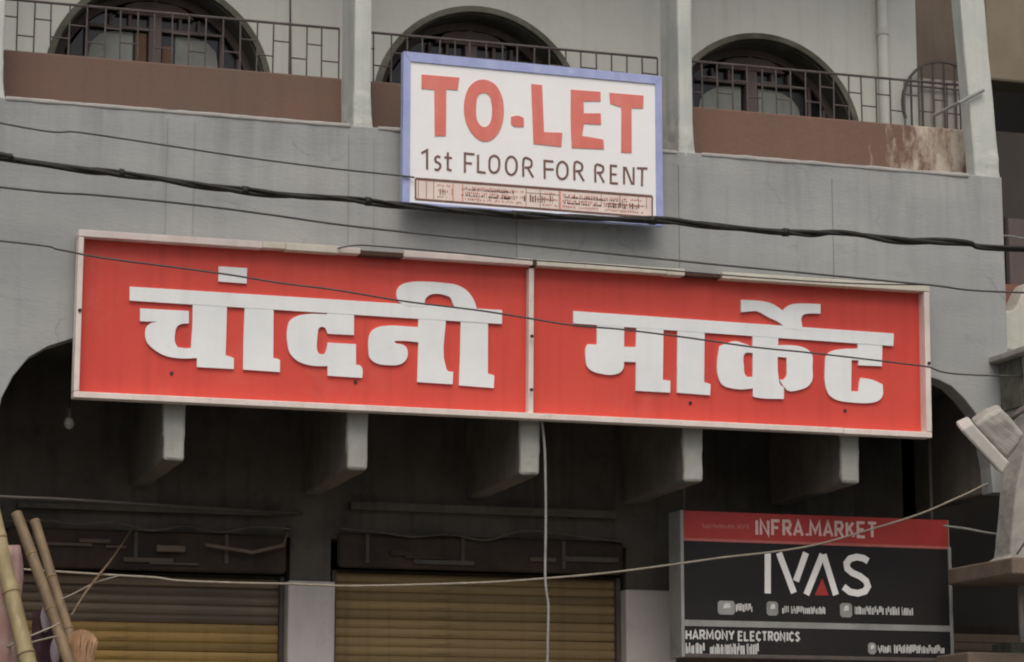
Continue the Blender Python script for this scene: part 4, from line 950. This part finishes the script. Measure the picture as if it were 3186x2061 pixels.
cable('slack_cord', 'off-white slack cord drooping across the shop shutters and black sign', [(-7.4, 0.3, 3.5), (-5.2, 0.28, 3.12), (-3.201, 0.300, 2.918), (-3.016, 0.300, 2.916), (-2.755, 0.300, 2.906), (-2.397, 0.300, 2.893), (-2.188, 0.300, 2.887), (-2.034, 0.300, 2.872), (-1.666, 0.300, 2.868), (-1.372, 0.300, 2.870), (-1.074, 0.300, 2.866), (-0.773, 0.300, 2.876), (-0.161, 0.300, 2.909), (0.255, 0.300, 2.946), (0.678, 0.300, 2.993), (1.087, 0.300, 3.054), (1.437, 0.300, 3.109), (1.769, 0.300, 3.153), (2.083, 0.300, 3.210), (2.429, 0.260, 3.310), (2.769, 0.200, 3.419), (3.055, 0.120, 3.546), (3.218, 0.050, 3.622), (3.27, 0.0, 3.56)], 0.0068, 'rope', None, 8, 7, 'cord')
cable('drop_wire', 'pale vertical cord hanging below the red sign beside a beam', [(0.106, -0.05, 3.90), (0.135, -0.030, 3.700), (0.141, -0.030, 3.306), (0.136, -0.030, 2.955), (0.144, -0.030, 2.838), (0.156, -0.030, 2.741), (0.151, -0.030, 2.529), (0.147, -0.030, 2.375), (0.10, -0.03, 1.6), (0.12, -0.02, 0.6)], 0.0078, 'palecord', None, 8, 7, 'cord')
cable('stretched_cord', 'pale grey cord stretched through the dark corner beside the black sign', [(3.016, 0.350, 3.365), (3.116, 0.250, 3.342), (3.202, 0.150, 3.311), (3.237, 0.000, 3.281), (3.219, -0.350, 3.214), (3.9, -0.56, 3.22), (4.6, -0.54, 3.09)], 0.008, 'palecord', None, 6, 6, 'cord')
cable('horizontal_pipe', 'faint pale pipe fixed high in the dark shop front at far left', [(-4.6, 0.10, 3.33), (-3.126, 0.120, 3.312), (-2.752, 0.280, 3.328), (-2.355, 0.450, 3.338), (-1.845, 0.720, 3.359), (-1.320, 1.000, 3.381), (-1.103, 1.130, 3.392)], 0.010, 'strap', None, 6, 8, 'pipe')
cable('leaning_twig', 'thin crooked twig leaning between the bamboo poles and shutter hood', [(-2.780, -0.450, 2.600), (-2.674, -0.200, 2.737), (-2.560, 0.100, 2.855), (-2.388, 0.550, 3.031), (-2.200, 1.000, 3.256)], [0.005 + 0.003 * (1 - abs(i - 16) / 16) for i in range(33)], 'bamboo2', None, 8, 6, 'twig')
cable('loose_string', 'short slack string tied from a bamboo pole to the cord', [(-2.847, -0.500, 2.682), (-2.714, -0.200, 2.751), (-2.552, 0.150, 2.837), (-2.397, 0.300, 2.891)], 0.004, 'rope', None, 8, 6, 'string')

# ------------------------------------------------------------------ bamboo poles and bundles at the lower left
def bamboo(name, label, p0, p1, r0, r1, m, seed, node=0.34):
    rng = random.Random(seed); p0 = Vector(p0); p1 = Vector(p1); L = (p1 - p0).length
    pts = []; rr = []
    t = 0.0; nodes = [0.15]
    while nodes[-1] < L: nodes.append(nodes[-1] + node * rng.uniform(0.85, 1.15))
    N = int(L / 0.02)
    side = (p1 - p0).cross(Vector((0, 1, 0))).normalized()
    for i in range(N + 1):
        d = i * L / N
        q = p0 + (p1 - p0) * (d / L) + side * 0.012 * math.sin(d * 2.1 + seed)
        bulge = max(math.exp(-((d - n) / 0.012) ** 2) for n in nodes)
        pts.append(q); rr.append((r0 + (r1 - r0) * d / L) * (1 + 0.11 * bulge))
    o = MB().tube(pts, rr, 14).build(name, m, None, smooth=True)
    dv = (p1 - p0) / L
    for n_ in nodes:
        if n_ < L - 0.03:
            k_ = min(N, int(n_ / L * N)); c_ = pts[k_]; rn = rr[k_] * 1.035
            MB().tube([c_ - dv * 0.006, c_, c_ + dv * 0.007], [rn * 0.97, rn * 1.03, rn * 0.96], 14).build('node_ring', 'nodering', o, smooth=True)
    return tag(o, label, 'pole', 'bamboo poles leaning at the left')
def lineto(top, mid):
    """continue the line top -> mid down to the pavement"""
    a = Vector(top); b = Vector(mid); t = (a.z - 0.12) / (a.z - b.z)
    return a + (b - a) * t
tA, mA = (-3.275, -0.620, 3.209), (-3.059, -0.920, 2.312)
bamboo('bamboo_pole', 'thick yellow bamboo pole nearest the left edge, the brightest one', lineto(tA, mA), tA, 0.054, 0.042, 'bamboo', 3)
tB, mB = (-3.084, -0.300, 3.173), (-2.837, -0.720, 2.326)
bamboo('bamboo_pole', 'brown bamboo pole with the highest top, between two others', lineto(tB, mB), tB, 0.036, 0.031, 'bamboo2', 5, 0.42)
tC, mC = (-2.967, -0.160, 3.148), (-2.773, -0.500, 2.464)
bamboo('bamboo_pole', 'slim brown bamboo pole furthest right, its top cut round', lineto(tC, mC), tC, 0.033, 0.028, 'bamboo2', 9, 0.38)
def lashing(name, label, a, b, r):
    A = Vector(a); Bv = Vector(b); pts = []
    for i in range(61):
        t = i / 60.0; th = t * 2 * math.pi * 1
        c = (A + Bv) / 2; d = (Bv - A) / 2
        pts.append((c.x + d.x * 1.25 * math.cos(th), c.y - 0.005 + 0.075 * math.sin(th), c.z + d.z * 1.25 * math.cos(th) + 0.012 * (t - 0.5) * 6))
    o = MB().tube(pts, r, 6).build(name, 'rope', None, smooth=True)
    return tag(o, label, 'rope')
lashing('rope_lashing', 'frayed rope lashed round the bamboo poles near the bottom edge', (-3.142, -0.880, 2.409), (-2.925, -0.720, 2.486), 0.005)
# cloth bundles hung behind the poles
rows = [(2.95 - 0.06 * k, -3.42, -3.115 + 0.02 * math.sin(k * 0.7) + 0.004 * k) for k in range(0, 26)]
o = wavy(rows, FW, 0.74, 0.03, 26, 0.006, 'hanging_cloth', 'pinkcloth', seed=4)
tag(o, 'faded pink cloth hanging at the left edge behind the thick bamboo', 'cloth')
rows = [(2.62 - 0.05 * k, -2.99 - 0.0 * k, -2.80 + 0.02 * math.sin(k * 1.1)) for k in range(0, 22)]
o = wavy(rows, FW, 0.42, 0.022, 30, 0.006, 'hanging_cloth', 'plumcloth', seed=8)
tag(o, 'dark plum cloth hanging between the bamboo poles', 'cloth')
for j, (cx_, cz_, rx, rz) in enumerate(((-2.925, 2.585, 0.026, 0.085), (-2.865, 2.40, 0.028, 0.085))):
    V = []; F = []; nu, nv = 14, 10
    for i in range(nv + 1):
        ph = math.pi * i / nv
        for q in range(nu):
            th = 2 * math.pi * q / nu
            w = 1 + 0.12 * math.sin(3 * th + i)
            V.append((cx_ + rx * math.sin(ph) * math.cos(th) * w, -0.475 + 0.02 * math.sin(ph) * math.sin(th), cz_ + rz * math.cos(ph)))
    for i in range(nv):
        for q in range(nu):
            F.append((i * nu + q, i * nu + (q + 1) % nu, (i + 1) * nu + (q + 1) % nu, (i + 1) * nu + q))
    MB().add(V, F).build('cloth_patch', 'palecloth', o, smooth=True)
# coir brush standing head up beside the last pole
br = empty('coir_broom', (-2.72, -0.62, 0.12))
tag(br, 'brown coir broom with its bristle head up beside the bamboo poles', 'broom')
MB().tube([(-2.72, -0.62, 0.12), (-2.735, -0.62, 1.2), (-2.75, -0.62, 2.2)], 0.016, 8).build('handle', 'bamboo2', br, smooth=True)
rng = random.Random(2); mb = MB()
for i in range(1100):
    a = rng.uniform(0, 6.28); r_ = math.sqrt(rng.random())
    bx, by = -2.75 + 0.03 * r_ * math.cos(a), -0.62 + 0.03 * r_ * math.sin(a)
    txp, typ = -2.745 + 0.082 * r_ * math.cos(a), -0.62 + 0.075 * r_ * math.sin(a)
    top = 2.505 - 0.055 * r_ * r_ + rng.uniform(-0.02, 0.01)
    mb.tube([(bx, by, 2.10), ((bx + txp) / 2 + 0.01 * math.cos(a), (by + typ) / 2, 2.32), (txp + rng.uniform(-0.012, 0.012), typ, top)], 0.0021, 3)
tag(mb.build('bristles', 'coir', br), kind='stuff')
# unlit bulb under the soffit
lb = empty('ceiling_bulb', (-2.687, 0.5, 4.27))
tag(lb, 'small unlit bulb hanging in the dark left corner under the balcony', 'bulb')
MB().tube([(-2.687, 0.5, 4.269), (-2.687, 0.5, 3.88)], 0.005, 6).build('flex', 'cable', lb)
MB().tube([(-2.687, 0.5, 3.90), (-2.687, 0.5, 3.845)], 0.018, 10).build('holder', 'strap', lb)
MB().tube([(-2.687, 0.5, z) for z in (3.846, 3.835, 3.82, 3.80, 3.785, 3.775)], [0.015, 0.024, 0.031, 0.031, 0.022, 0.006], 12).build('glass', 'bulb', lb, smooth=True)

# ------------------------------------------------------------------ the neighbour on the right
N = empty('neighbour_building', (4.2, 0.5, 0))
tag(N, 'neighbouring building at the right edge with white pillar and brown ledge', 'building')
MB().box(4.62, 8.0, 2.5, 2.8, 7.10, 12.0).build('upper_wall', 'nbeige', N, bevel=0.02)
MB().box(3.75, 8.0, 4.6, 4.7, 0.0, 12.0).build('rear_wall', 'darkroom', N)
MB().box(3.303, 4.62, 2.6, 2.75, 6.0, 9.0).build('side_wall', 'nbrown', N)
MB().box(3.303, 8.0, 1.9, 2.05, 5.0, 6.52).build('recess_wall', 'darkroom', N)
w = MB().box(3.83, 8.0, 0.95, 1.0, 5.02, 5.62).build('shutter_window', 'wood', N)
for k in range(6):
    MB().box(3.86 + 0.2 * k, 3.885 + 0.2 * k, 0.925, 0.949, 5.02, 5.62).build('frame_bar', 'bolt', w)
MB().box(3.60, 8.0, 0.74, 0.80, 4.72, 5.10).build('red_panel', 'nred', N)
pr = [(3.62, 4.60), (3.62, 4.872)] + [(3.67 + 0.17 * t, 4.868 + 0.0 * t + 0.22 * t * t * (3 - 2 * t) * (t > 0)) for t in [i / 10.0 for i in range(11)]] + [(8.0, 5.10), (8.0, 4.60)]
MB().prism(pr, FW, -0.74, -0.55).build('scalloped_parapet', 'nwhite', N, bevel=0.01)
MB().box(3.665, 8.0, 0.50, 0.74, 4.565, 4.60).build('moulding', 'moss_shade', N, bevel=0.006)
MB().box(3.66, 8.0, 0.53, 0.74, 4.515, 4.5645).build('moulding', 'nwhite', N, bevel=0.006)
MB().box(3.20, 8.0, -0.52, 0.74, 4.398, 4.44).build('pillar_cap', 'ngrey', N, bevel=0.008)
MB().box(3.56, 8.0, 0.1, 0.74, 4.44, 4.515).build('moulding', 'moss_shade', N)
# flared grey pillar and a white one beside it, both standing on the ledge
V = []; F = []
zs = [(3.083, 3.055)] + [(q[1], q[0]) for q in ((3.114, 3.108), (3.135, 3.293), (3.171, 3.542), (3.225, 3.731), (3.276, 3.879), (3.300, 4.026))] + [(4.397, 3.27)]
for z, xl in zs:
    V += [(xl, -0.36, z), (max(xl + 0.03, 3.262), -0.36, z), (max(xl + 0.03, 3.262), -0.14, z), (xl, -0.14, z)]
for j in range(len(zs) - 1):
    for q in range(4): F.append((j * 4 + q, j * 4 + (q + 1) % 4, j * 4 + 4 + (q + 1) % 4, j * 4 + 4 + q))
n = len(zs) * 4; F += [(0, 3, 2, 1), (n - 4, n - 3, n - 2, n - 1)]
rough(MB().add(V, F).build('pillar', 'ngrey', N, bevel=0.015), 0.02, 3)
MB().box(3.30, 3.62, -0.37, -0.02, 3.085, 4.397).build('pillar', 'nwhite', N, bevel=0.012)
for z in (3.34, 3.62, 3.90, 4.16):
    MB().box(3.298, 3.622, -0.372, -0.018, z, z + 0.008).build('joint', 'moss_shade', N)
MB().box(3.262, 3.30, -0.30, -0.03, 4.08, 4.397).build('shadow_strip', 'moss_shade', N)  # mottled dark strip painted in for the shadow left of the pillar
MB().box(3.02, 8.0, -0.55, 0.32, 2.975, 3.082).build('ledge', 'nledge', N, bevel=0.012)
MB().tube(spline([(3.05, -0.56, 3.10), (3.15, -0.56, 3.20), (3.25, -0.55, 3.12), (3.42, -0.56, 3.22), (3.6, -0.5, 3.3)], 6), 0.006, 6).build('loose_wire', 'cable', N)
MB().tube(spline([(3.285, -0.385, 4.39), (3.28, -0.39, 4.2), (3.285, -0.39, 3.9), (3.28, -0.39, 3.6), (3.285, -0.38, 3.09)], 6), 0.007, 6).build('loose_wire', 'cable', N)
MB().tube([(3.46, 0.15, 2.60), (3.46, 0.15, 2.98)], 0.022, 12).build('post', 'pillar', N, smooth=True)
MB().box(2.96, 8.0, -0.05, 0.40, 2.44, 2.522).build('lower_ledge', 'nledge', N, bevel=0.012)
MB().box(3.36, 8.0, 0.12, 0.38, 2.522, 2.60).build('post_base', 'moss_shade', N)
MB().box(3.0, 8.0, 0.0, 0.38, 0.12, 2.44).build('low_wall', 'ngrey', N)
MB().box(3.305, 8.0, 1.6, 1.75, 0.0, 5.0).build('shop_wall', 'darkroom', N)
sh = MB().box(3.31, 8.0, 1.5, 1.53, 0.12, 2.80).build('roller_shutter', 'hood', N)
for k in range(10):
    MB().box(3.32, 7.9, 1.485, 1.499, 2.15 + 0.06 * k, 2.205 + 0.06 * k).build('slat', 'slatgrey', sh)

# hooded lamp in front of the pillar
H = empty('flood_lamp', (3.22, -0.50, 4.05))
tag(H, 'grey tapered lamp hood with pale rim tilted down against the right-hand pillar', 'lamp')
ax = Vector((0.67, -0.50, 0.70)).normalized()
bx_ = Vector((0.70, 0.0, -0.69)); bx_ = (bx_ - ax * bx_.dot(ax)).normalized()
cx2 = ax.cross(bx_).normalized()
mc = Vector((2.772, -0.620, 3.742))
def hoodp(a, hb, hc):
    return [mc + ax * a + bx_ * (sb * hb) + cx2 * (sc_ * hc) for (sb, sc_) in ((-1, -1), (1, -1), (1, 1), (-1, 1))]
def loft(rings, name, m, bevel):
    V = []; F = []
    for r_ in rings: V += r_
    for j in range(len(rings) - 1):
        for q in range(4): F.append((j * 4 + q, j * 4 + (q + 1) % 4, j * 4 + 4 + (q + 1) % 4, j * 4 + 4 + q))
    n = len(rings) * 4
    F += [(0, 1, 2, 3), (n - 4, n - 3, n - 2, n - 1)]
    return MB().add(V, F).build(name, m, H, bevel=bevel)
loft([hoodp(0.0, 0.185, 0.13), hoodp(0.018, 0.188, 0.132), hoodp(0.085, 0.170, 0.118)], 'rim', 'lamprim', 0.012)
rough(loft([hoodp(0.0855, 0.150, 0.104), hoodp(0.12, 0.146, 0.10), hoodp(0.20, 0.132, 0.09), hoodp(0.27, 0.112, 0.07)], 'hood', 'lamp', 0.02), 0.03, 2)
loft([hoodp(-0.004, 0.155, 0.10), hoodp(-0.001, 0.155, 0.10)], 'lens', 'glass', 0.0)
e0 = mc + ax * 0.26
MB().tube([e0, e0 + ax * 0.08, Vector((3.34, -0.46, 4.12)), Vector((3.34, -0.36, 4.14))], 0.02, 10).build('arm', 'strap', H, smooth=True)
